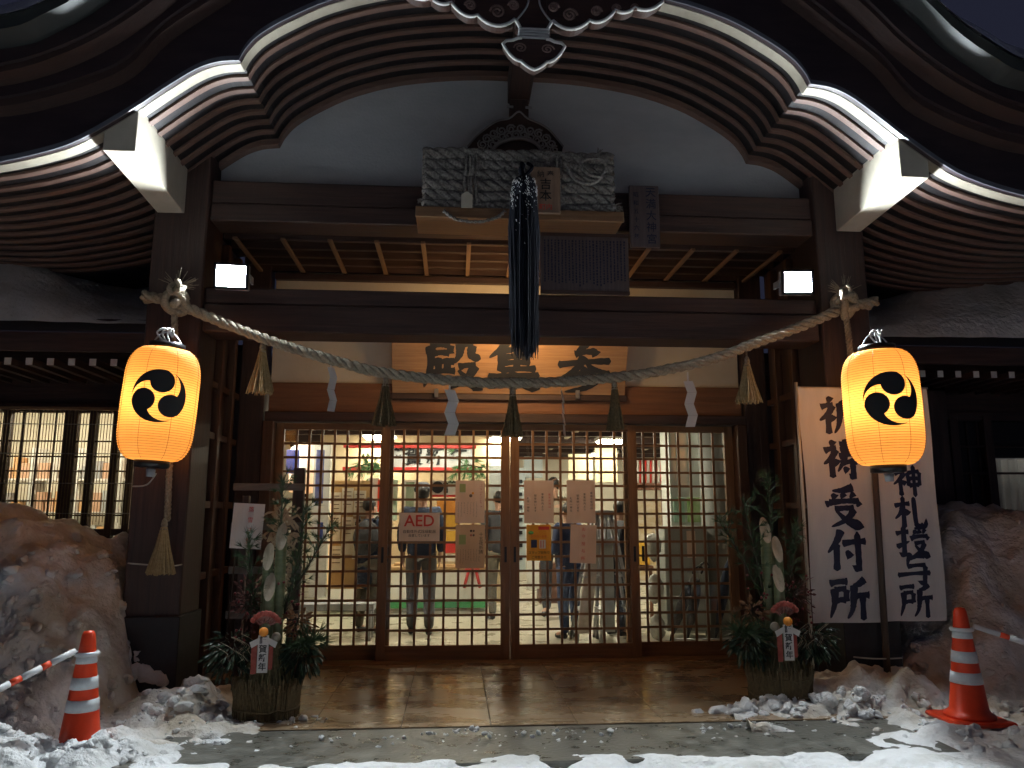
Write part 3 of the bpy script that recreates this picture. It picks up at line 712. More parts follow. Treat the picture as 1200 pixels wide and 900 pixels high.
# ================================================================= FLOODLIGHTS
def flood(x, y, z, yaw, label):
    t = thing('floodlight', label, 'floodlight', (x, y, z), yaw, 'floodlights on the beam ends')
    t.rotation_euler = (math.radians(7), 0, yaw)
    part(MB().box(-.135, .135, -.03, .03, -.105, .105), 'housing', GREYM, t, True, .006)
    part(MB().box(-.112, .112, -.038, -.031, -.085, .085), 'led_panel', FLOODM, t, True)
    for nm_, q in (('hood_side', (-.135, -.113, -.068, -.0305, -.105, .105)), ('hood_side', (.113, .135, -.068, -.0305, -.105, .105)), ('hood_top', (-.1125, .1125, -.066, -.0305, .086, .105)), ('hood_bottom', (-.1125, .1125, -.066, -.0305, -.105, -.086))):  # rim added to cut the beam off the snow banks and arrangements
        part(MB().box(*q), nm_, BLACK, t, True)
    for s in (-1, 1): part(MB().box(.137*s-.006, .137*s+.006, -.012, .16, -.03, .03), 'mounting_arm', GREYM, t, True)
    for k in range(9): part(MB().box(-.125+k*.03, -.121+k*.03, .031, .06, -.09, .09), 'cooling_fin', GREYM, t, True)
flood(-1.85, 6.24, 3.32, math.radians(6), 'white-glowing floodlight at the left end of the beam')
flood(2.92, 6.22, 3.37, math.radians(-6), 'white-glowing floodlight at the right end of the beam')

# ================================================================= ROPES
def spline(P, n):
    P = [Vector(p) for p in P]; out = []
    for i in range(len(P)-1):
        p0 = P[max(i-1, 0)]; p1 = P[i]; p2 = P[i+1]; p3 = P[min(i+2, len(P)-1)]
        for k in range(n):
            t = k/n; out.append(.5*((2*p1)+(-p0+p2)*t+(2*p0-5*p1+4*p2-p3)*t*t+(-p0+3*p1-3*p2+p3)*t**3))
    out.append(P[-1]); return out
def twisted(path, R0, pitch, m, parent, strands=3, sides=7, name='rope_strand', wob=.0):
    L_ = [0]
    for a, b in zip(path, path[1:]): L_.append(L_[-1]+(b-a).length)
    for s in range(strands):
        pts = []; rr = []
        for i, p in enumerate(path):
            d = (path[min(i+1, len(path)-1)]-path[max(i-1, 0)]).normalized()
            a = d.cross(Vector((0, 1, 0))); a = a.normalized() if a.length > .1 else d.cross(Vector((1, 0, 0))).normalized(); b = d.cross(a)
            ph = 2*math.pi*(L_[i]/pitch+s/strands); w_ = 1+wob*noise.noise(Vector((L_[i]*6, s*5, 0)))
            pts.append(p+(a*math.cos(ph)+b*math.sin(ph))*R0*.52*w_); rr.append(R0*.56*w_)
        part(MB().tube(pts, rr, sides), name, m, parent)
rope_pts = [at(168, 346, 6.28), at(200, 353, 6.24), at(230, 365, 6.2), at(310, 397, 6.2), at(400, 425, 6.2), at(450, 437, 6.2), at(530, 446, 6.2), at(600, 449, 6.2),
            at(680, 446, 6.2), at(760, 437, 6.2), at(830, 422, 6.2), at(880, 404, 6.2), at(940, 382, 6.2), at(985, 363, 6.2), at(1005, 358, 6.24), at(1027, 353, 6.28)]
rp = thing('sacred_rope', 'thick twisted straw rope slung between the two pillars below the floodlights', 'rope', at(600, 449, 6.2))
path = spline(rope_pts, 16); twisted(path, .044, .23, ROPE, rp, 3, 8, wob=.12)
def knot(c, m, name='knot', r=.035, R0=.075, turns=2.6, parent=None, seed=0):
    rr = random.Random(seed); pts = []
    for i in range(60):
        t = i/59; a = t*turns*2*math.pi
        pts.append(c+Vector((R0*math.cos(a)*(.8+.3*math.sin(a*.5+seed)), -.05*math.sin(a*1.5)-.02, R0*math.sin(a)+.03*math.sin(a*.37))))
    part(MB().tube(pts, r, 7), name, m, parent)
def frays(c, dirs, n, L_, m, parent, rad=.004):
    mb = MB()
    for i in range(n):
        d = Vector(R.choice(dirs)).normalized(); d = (d+Vector((R.uniform(-.3, .3), R.uniform(-.3, .3), R.uniform(-.3, .3)))).normalized()
        l = L_*R.uniform(.6, 1.1); mb.tube([c, c+d*l*.5+Vector((0, 0, .01)), c+d*l], [rad, rad, rad*.5], 4)
    stuff(part(mb, 'frayed_fibres', m, parent))
kl = at(207, 352, 6.2); kr = at(990, 358, 6.2)
for k, sd in ((kl, 1), (kr, -1)):
    knot(k, ROPE, parent=rp, seed=1+sd); knot(k+Vector((.03*sd, -.05, .07)), ROPE, r=.022, R0=.05, turns=1.6, parent=rp, seed=4)
    frays(k+Vector((sd*.02, -.05, .08)), [(-.6, 0, .5), (.5, 0, .3), (.1, 0, 1), (sd, 0, .3)], 26, .17, ROPE, rp)
    # cord round the pillar
    loop = [k+Vector((0, 0, 0)), k+Vector((-sd*.18, .06, .03)), k+Vector((-sd*.30, .14, .03))]
    part(MB().tube(loop, .03, 7), 'pillar_tie', ROPE, rp)
# hanging twisted cords
tl_ = thing('twisted_rope', 'thinner twisted cord hanging behind the left lantern to a straw tassel', 'rope', at(205, 365, 6.18))
pp = spline([at(204, 358, 6.2), at(205, 400, 6.22), at(203, 460, 6.27), at(199, 540, 6.28), at(196, 610, 6.27)], 26); twisted(pp, .026, .10, ROPE, tl_, 3, 6)
tr_ = thing('twisted_rope', 'thinner twisted cord hanging behind the right lantern', 'rope', at(988, 366, 6.18))
pp = spline([at(990, 362, 6.2), at(994, 390, 6.21), at(998, 430, 6.22), at(1004, 480, 6.22)], 20); twisted(pp, .026, .10, ROPE, tr_, 3, 6)

def tassel(px, py0, py1, wpx, Y, label, m=STRAW, n=130, group='straw tassels along the rope'):
    a = at(px, py0, Y); b = at(px, py1, Y); Hh = a.z-b.z; w = wpx/900*Y/2
    t = thing('straw_tassel', label, 'tassel', a, group=group)
    part(MB().lathe([(.008, .02), (.02, 0), (.026, -.03), (.022, -.05), (.03, -.07)], 10), 'binding', ROPE, t, True)
    part(MB().tube([(0, 0, .0), (0, 0, .06)], .008, 6), 'hanging_loop', ROPE, t, True)
    mb = MB()
    for i in range(n):
        an = R.uniform(0, 2*math.pi); q = math.sqrt(R.random()); e = Vector((w*q*math.cos(an), w*q*math.sin(an), -Hh*R.uniform(.93, 1.0)))
        s = Vector((.02*q*math.cos(an), .02*q*math.sin(an), -.05)); mid = s.lerp(e, .45)*1.0; mid.x *= .9; mid.y *= .9
        mb.tube([s, mid, e], [.006, .0055, .005], 4)
    stuff(part(mb, 'straw', m, t, True)); return t
tassel(308, 403, 462, 32, 6.2, 'straw tassel nearest the left lantern on the rope')
tassel(452, 443, 500, 30, 6.2, 'straw tassel over the left inner door stile', STRAWD)
tassel(601, 455, 512, 27, 6.2, 'straw tassel at the lowest point of the rope, over the door gap', STRAWD)
tassel(720, 447, 505, 24, 6.2, 'straw tassel over the right inner door stile', STRAWD)
tassel(875, 420, 473, 32, 6.2, 'straw tassel nearest the right lantern on the rope')
tassel(193, 610, 674, 32, 6.15, 'large straw tassel hanging against the left pillar below the lantern', STRAW, 150, None)
def shide(px, py0, py1, Y, label, turn=0.0, wpx=15):
    a = at(px, py0, Y); Hh = a.z-at(px, py1, Y).z; t = thing('paper_streamer', label, 'paper streamer', a, turn, 'zigzag paper streamers on the rope')
    w = wpx/900*Y/2; k = 4; s = Hh/(k+.6)
    part(MB().box(-.007, .007, -.001, .001, -s*.6, .03), 'paper_neck', PAPER, t, True)
    z = -s*.5; x = 0
    mb = MB()
    for i in range(k):
        dx = w*.55*(1 if i % 2 == 0 else -1); y = .004*i
        A = [Vector((x-w*.75, -y, z)), Vector((x+w*.75, -y, z)), Vector((x+dx+w*.75, -y-.012, z-s)), Vector((x+dx-w*.75, -y-.012, z-s))]
        B = [p+Vector((0, .0012, 0)) for p in A]
        mb.add(A+B, [(3, 2, 1, 0), (4, 5, 6, 7), (0, 1, 5, 4), (2, 3, 7, 6), (1, 2, 6, 5), (3, 0, 4, 7)]); x += dx; z -= s
    part(mb, 'folded_paper', PAPER, t, True); return t
shide(388, 424, 484, 6.2, 'white zigzag paper streamer left of the name board', .7, 13)
shide(527, 450, 512, 6.2, 'white zigzag paper streamer in front of the leftmost brushed character', .2, 17)
shide(658, 452, 512, 6.2, 'narrow zigzag paper streamer turned edge-on below the rightmost brushed character', 1.25, 16)
shide(806, 440, 502, 6.2, 'white zigzag paper streamer right of the name board', -.2, 15)

# ================================================================= GIANT ROPE BUNDLE on its shelf
sh = thing('rope_shelf', 'pale wooden shelf board carrying the huge rope bundle', 'shelf', (CX, 6.2, 3.86))
x0, x1 = at(488, 258, 6.1).x, at(727, 262, 6.1).x
part(MB().box(x0, x1, 5.98, 6.404, 3.80, 3.845), 'shelf_board', SHELF, sh, bevel=.004)
part(MB().box(x0, x1, 5.955, 5.979, 3.78, 3.87), 'shelf_lip', SHELF, sh, bevel=.004)
rb = thing('giant_rope_bundle', 'huge weathered twisted rope bundle tied flat across the beam', 'rope', (CX, 6.2, 3.9))
bx0, bx1 = at(497, 215, 6.1).x, at(716, 215, 6.1).x
rows = 6; r0 = .052
for j in range(rows):
    for layer in range(2):
        z = 3.90+j*.092; y = 6.03+layer*.10+.006*math.sin(j*2)
        pth = [Vector((bx0+(bx1-bx0)*i/60+R.uniform(-.001, .001), y, z+.006*math.sin(i*.25+j))) for i in range(61)]
        twisted(pth, .056, .30, ROPED, rb, 3, 7, wob=.1)
def tie(px, Y=5.955, half=.29):
    x = at(px, 215, Y).x
    for q in (-.018, .018):
        loop = [Vector((x+q+.008*math.sin(i), 6.08-.135*math.cos(i/24*2*math.pi), 4.135+half*math.sin(i/24*2*math.pi))) for i in range(25)]
        part(MB().tube(loop, .014, 6), 'binding_cord', ROPED, rb)
for px in (548, 556, 655): tie(px)
pts = spline([at(662, 190, 5.9), at(672, 208, 5.9), at(686, 215, 5.88), at(700, 212, 5.9), at(710, 195, 5.92), at(700, 186, 5.9), at(680, 190, 5.9), at(690, 204, 5.88), at(706, 208, 5.9)], 8)
part(MB().tube(pts, .015, 6), 'loose_cord', ROPED, rb)
pts = spline([at(520, 247, 5.93), at(535, 257, 5.92), at(560, 260, 5.92), at(582, 255, 5.93), at(592, 247, 5.95)], 8)
twisted(pts, .016, .07, ROPED, rb, 2, 5, 'loose_cord')
frays(at(716, 245, 6.0), [(1, 0, -.2), (.8, 0, .3)], 40, .1, ROPED, rb, .004); frays(at(498, 235, 6.0), [(-1, 0, -.2)], 40, .06, ROPED, rb, .004)
frays(at(700, 186, 5.98), [(-1, 0, .3), (1, 0, .2), (.3, 0, 1)], 40, .09, ROPED, rb, .004)
tg = at(547, 235, 5.9); o = tag(MB().prism([(tg.x-.045, tg.z-.06), (tg.x+.045, tg.z-.06), (tg.x+.045, tg.z+.05), (tg.x, tg.z+.08), (tg.x-.045, tg.z+.05)], 5.90, 5.91).build('wooden_tag', PALE), 'small pale tag hanging on the left of the rope bundle', 'tag')

def plaque(name, px0, px1, py0, py1, Y, m, label, th=.03, lean=0.0):
    a = at(px0, py0, Y); b = at(px1, py1, Y); w = b.x-a.x; h = a.z-b.z
    t = thing(name, label, 'plaque', ((a.x+b.x)/2, Y, (a.z+b.z)/2)); t.rotation_euler = (lean, 0, 0)
    part(MB().box(-w/2, w/2, 0, th, -h/2, h/2), 'board', m, t, True, .004); return t, w, h
PLW = wood('plaque_wood', (.24, .15, .10), (.32, .21, .14), 'z'); PLD = wood('aged_plaque_wood', (.075, .058, .058), (.13, .10, .10), 'z')
t, w, h = plaque('wooden_plaque', 622, 657, 195, 250, 5.90, PLW, 'small light wooden plaque with brushed characters on the rope bundle')
def ptext(t, s_, size, m, x, z, y=-.004, **k):
    me = textmesh(s_, size, **k); me.materials.append(m); me.transform(Matrix.Translation((x, y, z)))
    o = bpy.data.objects.new('brushed_text', me); COL.objects.link(o); o.parent = t
ptext(t, '納 奉', .062, INK, 0, h*.33, bold=.004); ptext(t, '吉\n本', .10, INK, 0, -h*.02, bold=.008, rough=.02); ptext(t, '町内', .055, REDINK, 0, -h*.38, bold=.01)
t, w, h = plaque('wooden_plaque', 737, 774, 217, 290, 6.30, PLD, 'dark aged wooden plaque with vertical writing right of the rope bundle')
ptext(t, '宮大工棟梁', .062, INKB, w*.2, 0, bold=.02, rough=.04, line=1.0) if False else None
for q, ch in enumerate('天満大神宮'): ptext(t, ch, .095, INKB, w*.22, h*(.38-.19*q), bold=.008, rough=.02)
for q, ch in enumerate('昭和五十六年'): ptext(t, ch, .05, INKB, -w*.28, h*(.34-.135*q), bold=.01, rough=.03)
t, w, h = plaque('wooden_plaque', 633, 738, 272, 346, 6.30, PLD, 'broad dark board densely written in thin vertical columns under the shelf', lean=0)
part(MB().box(-w/2, w/2, -.012, -.001, h/2-.035, h/2), 'frame_rail', WX, t, True); part(MB().box(-w/2, w/2, -.012, -.001, -h/2, -h/2+.03), 'frame_rail', WX, t, True)
for q in range(24):
    x = -w*.45+q*w*.9/23; mb = MB(); z = h*.38
    while z > -h*.36+R.uniform(0, .06):
        l = R.uniform(.010, .022); mb.box(x-R.uniform(.004, .008), x+R.uniform(.004, .008), -.003, -.0005, z-l, z); z -= l+R.uniform(.004, .01)
    stuff(part(mb, 'written_column', INKB, t, True))

# black tassel
bt = thing('black_tassel', 'long black hair-like tassel with white frost hanging at the centre', 'tassel', at(614, 215, 5.75))
YT = 5.78; topp = at(615, 215, YT); 
hw = .095
part(MB().lathe([(.02, .05), (.07, .04), (.092, .0), (.10, -.05), (.098, -.12)], 16), 'tassel_head', HAIR, bt, True)
part(MB().tube(spline([(0, 0, .04), (-.02, .02, .12), (0, .1, .20), (0, .2, .26)], 6), .022, 7), 'hanging_cord', HAIR, bt, True)
part(MB().tube(spline([(0, 0, .06), (.07, .03, .15), (.04, .1, .22)], 6), .014, 7), 'hanging_cord', HAIR, bt, True)
Lt = topp.z-at(615, 420, YT).z; mb = MB()
for i in range(420):
    an = R.uniform(0, 2*math.pi); q = math.sqrt(R.random()); x, y = math.cos(an)*q, math.sin(an)*q
    l = Lt*R.uniform(.82, 1.0) if R.random() < .85 else Lt*R.uniform(.65, .8)
    e = Vector((x*hw*1.12+.012*R.uniform(-1, 1), y*hw, -l)); s = Vector((x*.095, y*.095, -.04))
    m1 = s.lerp(e, .35)+Vector((x*.02, y*.02, 0)); m2 = s.lerp(e, .8)+Vector((R.uniform(-.008, .008), 0, 0))
    mb.tube([s, m1, m2, e], [.007, .007, .005, .002], 4)
stuff(part(mb, 'hair_strands', HAIR, bt, True))
mb = MB()
for i in range(260):
    z = -abs(R.gauss(0, .18))+.03; an = R.uniform(math.pi*.95, math.pi*2.05); r = .098 if z < -.02 else .085
    if R.random() < .5: an = R.choice([math.pi*1.12, math.pi*1.55, math.pi*1.88])+R.gauss(0, .12)
    mb.tube([(r*1.06*math.cos(an), r*1.06*math.sin(an), z), (r*1.09*math.cos(an+.05), r*1.09*math.sin(an+.05), z-R.uniform(.004, .018))], R.uniform(.001, .0032), 4)
stuff(part(mb, 'frost', SNOW, bt, True))

# ================================================================= PAPER LANTERNS
def lantern(c, yaw, label, tilt=0.0):
    t = thing('paper_lantern', label, 'lantern', c, group='round-ended paper lanterns with three-comma crests')
    t.rotation_euler = (0, tilt, 0)
    Hh, Rr = .86, .272
    def rad(z):
        u = abs(z)/(Hh/2); return Rr*(max(0.0, 1-max(0.0, (u-.42)/.58)**2.6)**.5*.46+.54) * (1-.02*u)
    rings = 46; prof = []
    for i in range(rings*2+1):
        z = -Hh/2+Hh*i/(rings*2); prof.append((rad(z)-(.006 if i % 2 == 0 else 0), z))
    part(MB().lathe(prof, 56, cap=False), 'paper_shade', LPAPER, t, True)
    part(MB().lathe([(.125, Hh/2-.005), (.132, Hh/2), (.132, Hh/2+.045), (.10, Hh/2+.05)], 32), 'top_ring', BLACK, t, True)
    part(MB().lathe([(.09, -Hh/2-.055), (.125, -Hh/2-.05), (.125, -Hh/2+.0), (.12, -Hh/2+.005)], 32), 'bottom_ring', BLACK, t, True)
    part(MB().lathe([(.03, -Hh/2-.12), (.035, -Hh/2-.06)], 10), 'bottom_fitting', GREYM, t, True)
    part(MB().tube(spline([(-.12, 0, Hh/2+.03), (-.06, 0, Hh/2+.12), (.03, 0, Hh/2+.13), (.12, 0, Hh/2+.03)], 6), .006, 5), 'wire_handle', STEEL, t, True)
    for s_ in range(3):
        pts = spline([(-.02+.02*s_, -.03, Hh/2+.06), (-.07+.04*s_, -.05, Hh/2+.12), (-.02+.03*s_, -.03, Hh/2+.16), (.03, 0, Hh/2+.10)], 6)
        part(MB().tube(pts, .007, 5), 'white_cord', PAPER, t, True)
    mb = MB()
    for i in range(rings):
        z = -Hh/2+Hh*(i*2+2)/(rings*2); r_ = rad(z)-.0055
        if i < rings-1: z = -Hh/2+Hh*(i*2+2)/(rings*2); mb.tube([((r_+.001)*math.cos(g), (r_+.001)*math.sin(g), z) for g in [q*2*math.pi/40 for q in range(41)]], .0019, 3, False)
    stuff(part(mb, 'bamboo_ribs', mat('rib_bamboo', (.35, .17, .05), .7), t, True))
    # seams
    for k in range(8):
        a = yaw+math.pi/8+k*math.pi/4; pts = [((rad(z)+.0015)*math.sin(a), -(rad(z)+.0015)*math.cos(a), z) for z in [(-.5+i/24)*Hh*.98 for i in range(25)]]
        part(MB().tube(pts, .0016, 3), 'seam_thread', mat('seam_thread_paint', (.30, .12, .03), .8), t, True)
    # crest: three commas on the paper
    RC = .197
    def surf(u, v, off): 
        z = v+.035; r = rad(z)+off; a = yaw+u/Rr; return (r*math.sin(a), -r*math.cos(a), z)
    for q in range(3):
        a0 = math.radians([82, 198, 322][q]); mb = MB(); rh = .43*RC; cx_, cy_ = .56*RC*math.cos(a0), .56*RC*math.sin(a0)
        vs = []; nr, na = 5, 28
        for i in range(nr+1):
            for j in range(na):
                g = 2*math.pi*j/na; vs.append(surf(cx_+rh*i/nr*math.cos(g), cy_+rh*i/nr*math.sin(g), .005))
        mb.add(vs, [(i*na+j, i*na+(j+1) % na, (i+1)*na+(j+1) % na, (i+1)*na+j) for i in range(nr) for j in range(na)])
        vs = []; nt_, nw = 30, 5
        for i in range(nt_+1):
            tt = i/nt_; g = a0-.12+tt*math.radians(112)
            win = (RC-.13*RC)*(1-tt)**1.55*1.0
            for j in range(nw+1):
                r = RC-win*j/nw; vs.append(surf(r*math.cos(g), r*math.sin(g), .0042))
        mb.add(vs, [(i*(nw+1)+j, (i+1)*(nw+1)+j, (i+1)*(nw+1)+j+1, i*(nw+1)+j+1) for i in range(nt_) for j in range(nw)])
        part(mb, 'crest_comma', INK, t, True)
    ld = bpy.data.lights.new('lantern_bulb_light', 'POINT'); ld.energy = LANTERN_W; ld.color = (1, .66, .30); ld.shadow_soft_size = .06
    lo = bpy.data.objects.new('lantern_bulb_light', ld); COL.objects.link(lo); lo.parent = t; lo.location = (-.03, 0, .02)
    return t
lc = at(187, 474, 6.0); lantern(lc, math.radians(18), 'glowing orange paper lantern with crest in front of the left pillar', math.radians(3))
rc = at(1034, 478, 5.5); lantern(rc, math.radians(-15), 'glowing orange paper lantern with crest in front of the white banners', math.radians(-1))
def pole(p0, p1, arm, label):
    t = thing('lantern_pole', label, 'pole', p0)
    part(MB().tube([p0, p1], [.028, .024], 8), 'post', wood('pole_wood', (.04, .025, .02), (.08, .05, .035), 'z'), t)
    part(MB().tube([p1+Vector((0, 0, -.03)), arm], .012, 6), 'arm', STEEL, t); return t
b0 = ground(170, 808); lt = at(190, 395, 6.14); pole(b0, Vector((lt.x, 6.14, lt.z)), lc+Vector((0, 0, .50)), 'dark leaning pole carrying the left lantern, its foot in the snow')
b0 = Vector((at(1040, 795, 6.15).x, 6.15, .0)); lt = at(1016, 405, 6.15); pole(b0, Vector((lt.x, 6.15, lt.z)), rc+Vector((0, 0, .50)), 'dark pole standing between the two white banners')
# thin guy cords
def cord(pts, label, r=.006):
    return tag(MB().tube(spline(pts, 8), r, 5).build('thin_cord', mat('white_cord', (.5, .48, .44), .7)), label, 'cord')
cord([at(156, 570, 6.3), at(172, 568, 6.15), at(183, 555, 6.05)], 'pale cord from the left lantern to the pillar edge')
cord([at(150, 660, 6.28), at(175, 662, 6.2), at(205, 663, 6.25), at(235, 655, 6.8)], 'pale cord across the left pillar behind the straw tassel')
cord([at(1000, 770, 6.2), at(1030, 772, 6.12), at(1058, 771, 6.2)], 'white cord knotted round the pole below the banners')

# ================================================================= BANNERS
def banner(x0, x1, zt, zb, Y, s_, top_s, size, label, xs_off=0.0, first=0.0, lean=0.0):
    t = thing('cloth_banner', label, 'banner', ((x0+x1)/2, Y, zb)); w = x1-x0; h = zt-zb
    mb = MB(); n, k = 10, 24; vs = []
    def wave(u, v): return .012*math.sin(u*7+v*2)+.01*math.sin(v*9+u*3)
    for sft in (0, .002):
        for j in range(k+1):
            for i in range(n+1):
                u, v = i/n, j/k; vs.append(((u-.5)*w+.012*math.sin(v*3.3), wave(u, v)+sft, v*h))
    N_ = (n+1)*(k+1); fs = []
    for j in range(k):
        for i in range(n):
            a = j*(n+1)+i; fs.append((a, a+1, a+n+2, a+n+1)); fs.append((N_+a, N_+a+n+1, N_+a+n+2, N_+a+1))
    mb.add(vs, fs, True); part(mb, 'cloth', CLOTHW, t, True)
    part(MB().tube([(-w/2-.02, .015, -.35-zb*0), (-w/2-.012, .02, h+.05)], .014, 7), 'edge_pole', PALE, t, True)
    part(MB().tube([(-w/2-.02, .02, h+.005), (w/2+.02, .02, h+.005)], .01, 6), 'top_rod', PALE, t, True)
    for ch, z in zip(s_, top_s):
        me = brushmesh(ch, size*1.07, 12.5 if size > .3 else 11); me.materials.append(INKB)
        for v in me.vertices:
            u = (v.co.x+xs_off)/w+.5; vv = (v.co.z+z-zb)/h; v.co = (v.co.x+xs_off+.012*math.sin(vv*3.3), wave(u, vv)-.004+v.co.y, v.co.z+z-zb)
        o = bpy.data.objects.new('brushed_character', me); COL.objects.link(o); o.parent = t
    return t
YB = 6.24
def zz(px, py): return at(px, py, YB).z
xa, xb = at(942, 600, YB).x, at(1026, 600, YB).x
banner(at(945, 600, YB).x, at(1024, 600, YB).x, zz(980, 455), zz(990, 730), YB, '祈祷受付所', [zz(985, y) for y in (487, 538, 594, 645, 702)], .325, 'tall white banner with five brushed characters left of the dark pole', .02)
banner(at(1029, 600, YB).x, at(1099, 600, YB).x, zz(1060, 455), zz(1070, 728), YB, '神札授与所', [zz(1060, y) for y in (563, 600, 634, 667, 704)], .265, 'tall white banner of closer-set brushed characters beside the snow bank', .0)

# ================================================================= TRAFFIC CONES
def cone(c, hgt, bar_to, label, blabel):
    t = thing('traffic_cone', label, 'traffic cone', c, group='orange traffic cones in the snow'); k = hgt/.72
    part(MB().box(-.19*k, .19*k, -.19*k, .19*k, 0, .03*k), 'base_plate', CONEO, t, True, .01)
    def rr(z): return (.125-.088*z/.70)*k
    def seg(a, b, m, nm, e=0.0):
        part(MB().lathe([((.0+rr(a))+e, a*k), (rr((a+b)/2)+e, (a+b)/2*k), (rr(b)+e, b*k)], 30), nm, m, t, True)
    part(MB().lathe([(.155*k, .03*k), (.15*k, .05*k), (rr(.06)+.01, .06*k), (rr(.08), .08*k), (rr(.35), .35*k), (rr(.64), .64*k), (rr(.69), .69*k), (rr(.70)*.8, .71*k), (.004, .715*k)], 32), 'cone_body', CONEO, t, True)
    for a, b in ((.24, .31), (.37, .44), (.52, .565)): seg(a, b, REFL, 'reflective_band', .003)
    tb = thing('barrier_bar', blabel, 'barrier bar', c)
    z0 = c.z+.575*k
    ring = [(c.x+(rr(.60)+.012)*math.cos(a), c.y+(rr(.6)+.012)*math.sin(a), z0) for a in [i*math.pi/10 for i in range(21)]]
    part(MB().tube(ring, .014, 6), 'end_ring', mat('white_plastic', (.66, .67, .68), .4), tb)
    p0 = Vector((c.x, c.y, z0))+(bar_to-c).normalized()*.08; p1 = bar_to; n = 9; redm = mat('red_plastic', (.75, .07, .02), .4)
    seg_l = [0, .17, .23, .36, .43, .56, .63, .76, .83, 1.0]
    for i in range(9):
        part(MB().tube([p0.lerp(p1, seg_l[i]), p0.lerp(p1, seg_l[i+1])], .019, 10), 'bar_stripe', MC['white_plastic'] if i % 2 == 0 else redm, tb)
cone(ground(92, 880), .70, at(-110, 862, 4.35), 'orange and white banded cone on the left, its foot buried in snow', 'red and white striped bar reaching left from the left cone')
cone(ground(1137, 845), .76, at(1330, 796, 5.0), 'orange cone with silver chevron bands on the right before the snow bank', 'red and white striped bar reaching right from the right cone')
# clods of snow
def clods(cx, cy, sx, sy, n, label, zoff=0.0, big=.05, m=None):
    mb = MB()
    for i in range(int(n*2.2)):
        x, y = cx+R.gauss(0, sx), cy+R.gauss(0, sy); r = R.random()**3*big*.9+.006
        z = max(snow_h(x, y), -.02)+r*.1+zoff
        o = len(mb.v); c = Vector((x, y, z)); M = Matrix.Rotation(R.uniform(0, 6), 4, 'Z') @ Matrix.Rotation(R.uniform(0, 6), 4, 'X')
        n_ = 9 if r > .018 else 5; sc = (R.uniform(.8, 1.7), R.uniform(.7, 1.2), R.uniform(.5, .9)); sd_ = Vector((R.uniform(0, 99), R.uniform(0, 99), 0))
        mb.ball((0, 0, 0), r, n_, sc)
        for f_ in range(len(mb.sm)-1, -1, -1):
            if mb.f[f_][0] < o: break
            mb.sm[f_] = True
        for j in range(o, len(mb.v)):
            p = Vector(mb.v[j]); q = .75*noise.noise_vector(p*(1.1/r)+sd_)+.35*noise.noise_vector(p*(3.4/r)+sd_); mb.v[j] = tuple(c+(M @ (p+q*r*.6)))
    o = mb.build('snow_clods', m or SNOW); stuff(o); o['label'] = label; return o
clods(-2.15, 4.9, .22, .08, 70, 'crumbly white snow heaped round the foot of the left cone')
clods(-2.75, 4.8, .25, .15, 60, 'snow lumps at the lower left corner')
clods(-1.9, 5.75, .22, .12, 50, 'broken white snow in front of the left pillar', 0, .045)
clods(2.8, 5.6, .32, .09, 45, 'slushy snow lumps in front of the right arrangement', 0, .05)
clods(3.9, 5.0, .5, .12, 60, 'snow crumbs round the right cone')
clods(-1.05, 5.72, .12, .06, 25, 'snow crumbs beside the left arrangement', 0, .03)
clods(-2.9, 5.75, .30, .4, 150, 'crusty lumps over the face of the left snow bank', -.004, .045, DIRTY)
clods(4.3, 6.0, .45, .4, 170, 'crusty lumps over the face of the right snow bank', -.004, .045, DIRTY)
clods(.5, 5.2, 1.5, .12, 200, 'thin slush crumbs scattered along the concrete step', 0, .016)
clods(2.15, 5.72, .14, .06, 30, 'snow heap left of the right arrangement', 0, .06)

mb = MB()
def drift(pts, rad):
    pp_ = spline([at(x, y, 6.29) for x, y in pts], 8); o = len(mb.v)
    mb.tube(pp_, [rad*(.7+.5*abs(noise.noise(p*9)))*(1-.75*abs(2*i/(len(pp_)-1)-1)**4) for i, p in enumerate(pp_)], 9)
    for j in range(o, len(mb.v)): q = Vector(mb.v[j]); q.y = 6.29+(q.y-6.29)*.5; mb.v[j] = tuple(q+noise.noise_vector(q*14)*.035+noise.noise_vector(q*40)*.012)
drift([(146, 800), (160, 786), (178, 792), (200, 800)], .07); drift([(158, 765), (164, 780), (170, 796)], .035); drift([(150, 752), (154, 772)], .016)
tag(mb.build('clinging_snow', SNOW), 'low clump of snow stuck to the foot of the left pillar', 'snow')
# ================================================================= NEW-YEAR PINE ARRANGEMENTS
def needles(mb, p, d, n, L_, r=.0022, spread=.75):
    d = Vector(d).normalized(); a = d.orthogonal().normalized(); b = d.cross(a)
    for i in range(n):
        an = R.uniform(0, 2*math.pi); s = R.uniform(.3, 1)*spread; v = (d+(a*math.cos(an)+b*math.sin(an))*s).normalized(); e = p+v*L_*R.uniform(.7, 1.1)
        w_ = v.cross(Vector((0, 1, 0))).normalized()*r if abs(v.y) < .95 else Vector((r, 0, 0))
        mb.add([p-w_, p+w_, e], [(0, 1, 2)])
def pine_branch(t, p0, p1, name='pine_branch', dens=16, L_=.10):
    mb = MB(); path = spline([p0, Vector(p0).lerp(Vector(p1), .5)+Vector((R.uniform(-.04, .04), -.03, R.uniform(-.03, .03))), p1], 8)
    b = part(MB().tube(path, [.011-.008*i/len(path) for i in range(len(path))], 5), name, TWIG, t, True)
    for i in range(2, len(path)):
        d = (path[i]-path[i-1]).normalized()
        needles(mb, path[i], d+Vector((0, 0, .3)), dens, L_)
        for _ in range(2):
            q = path[i]+Vector((R.uniform(-.07, .07), R.uniform(-.07, .05), R.uniform(-.02, .09))); mb.tube([path[i], q], .003, 3); needles(mb, q, q-path[i], dens, L_*.8)
    g = part(mb, 'pine_needles', PINE, b, True); stuff(g)
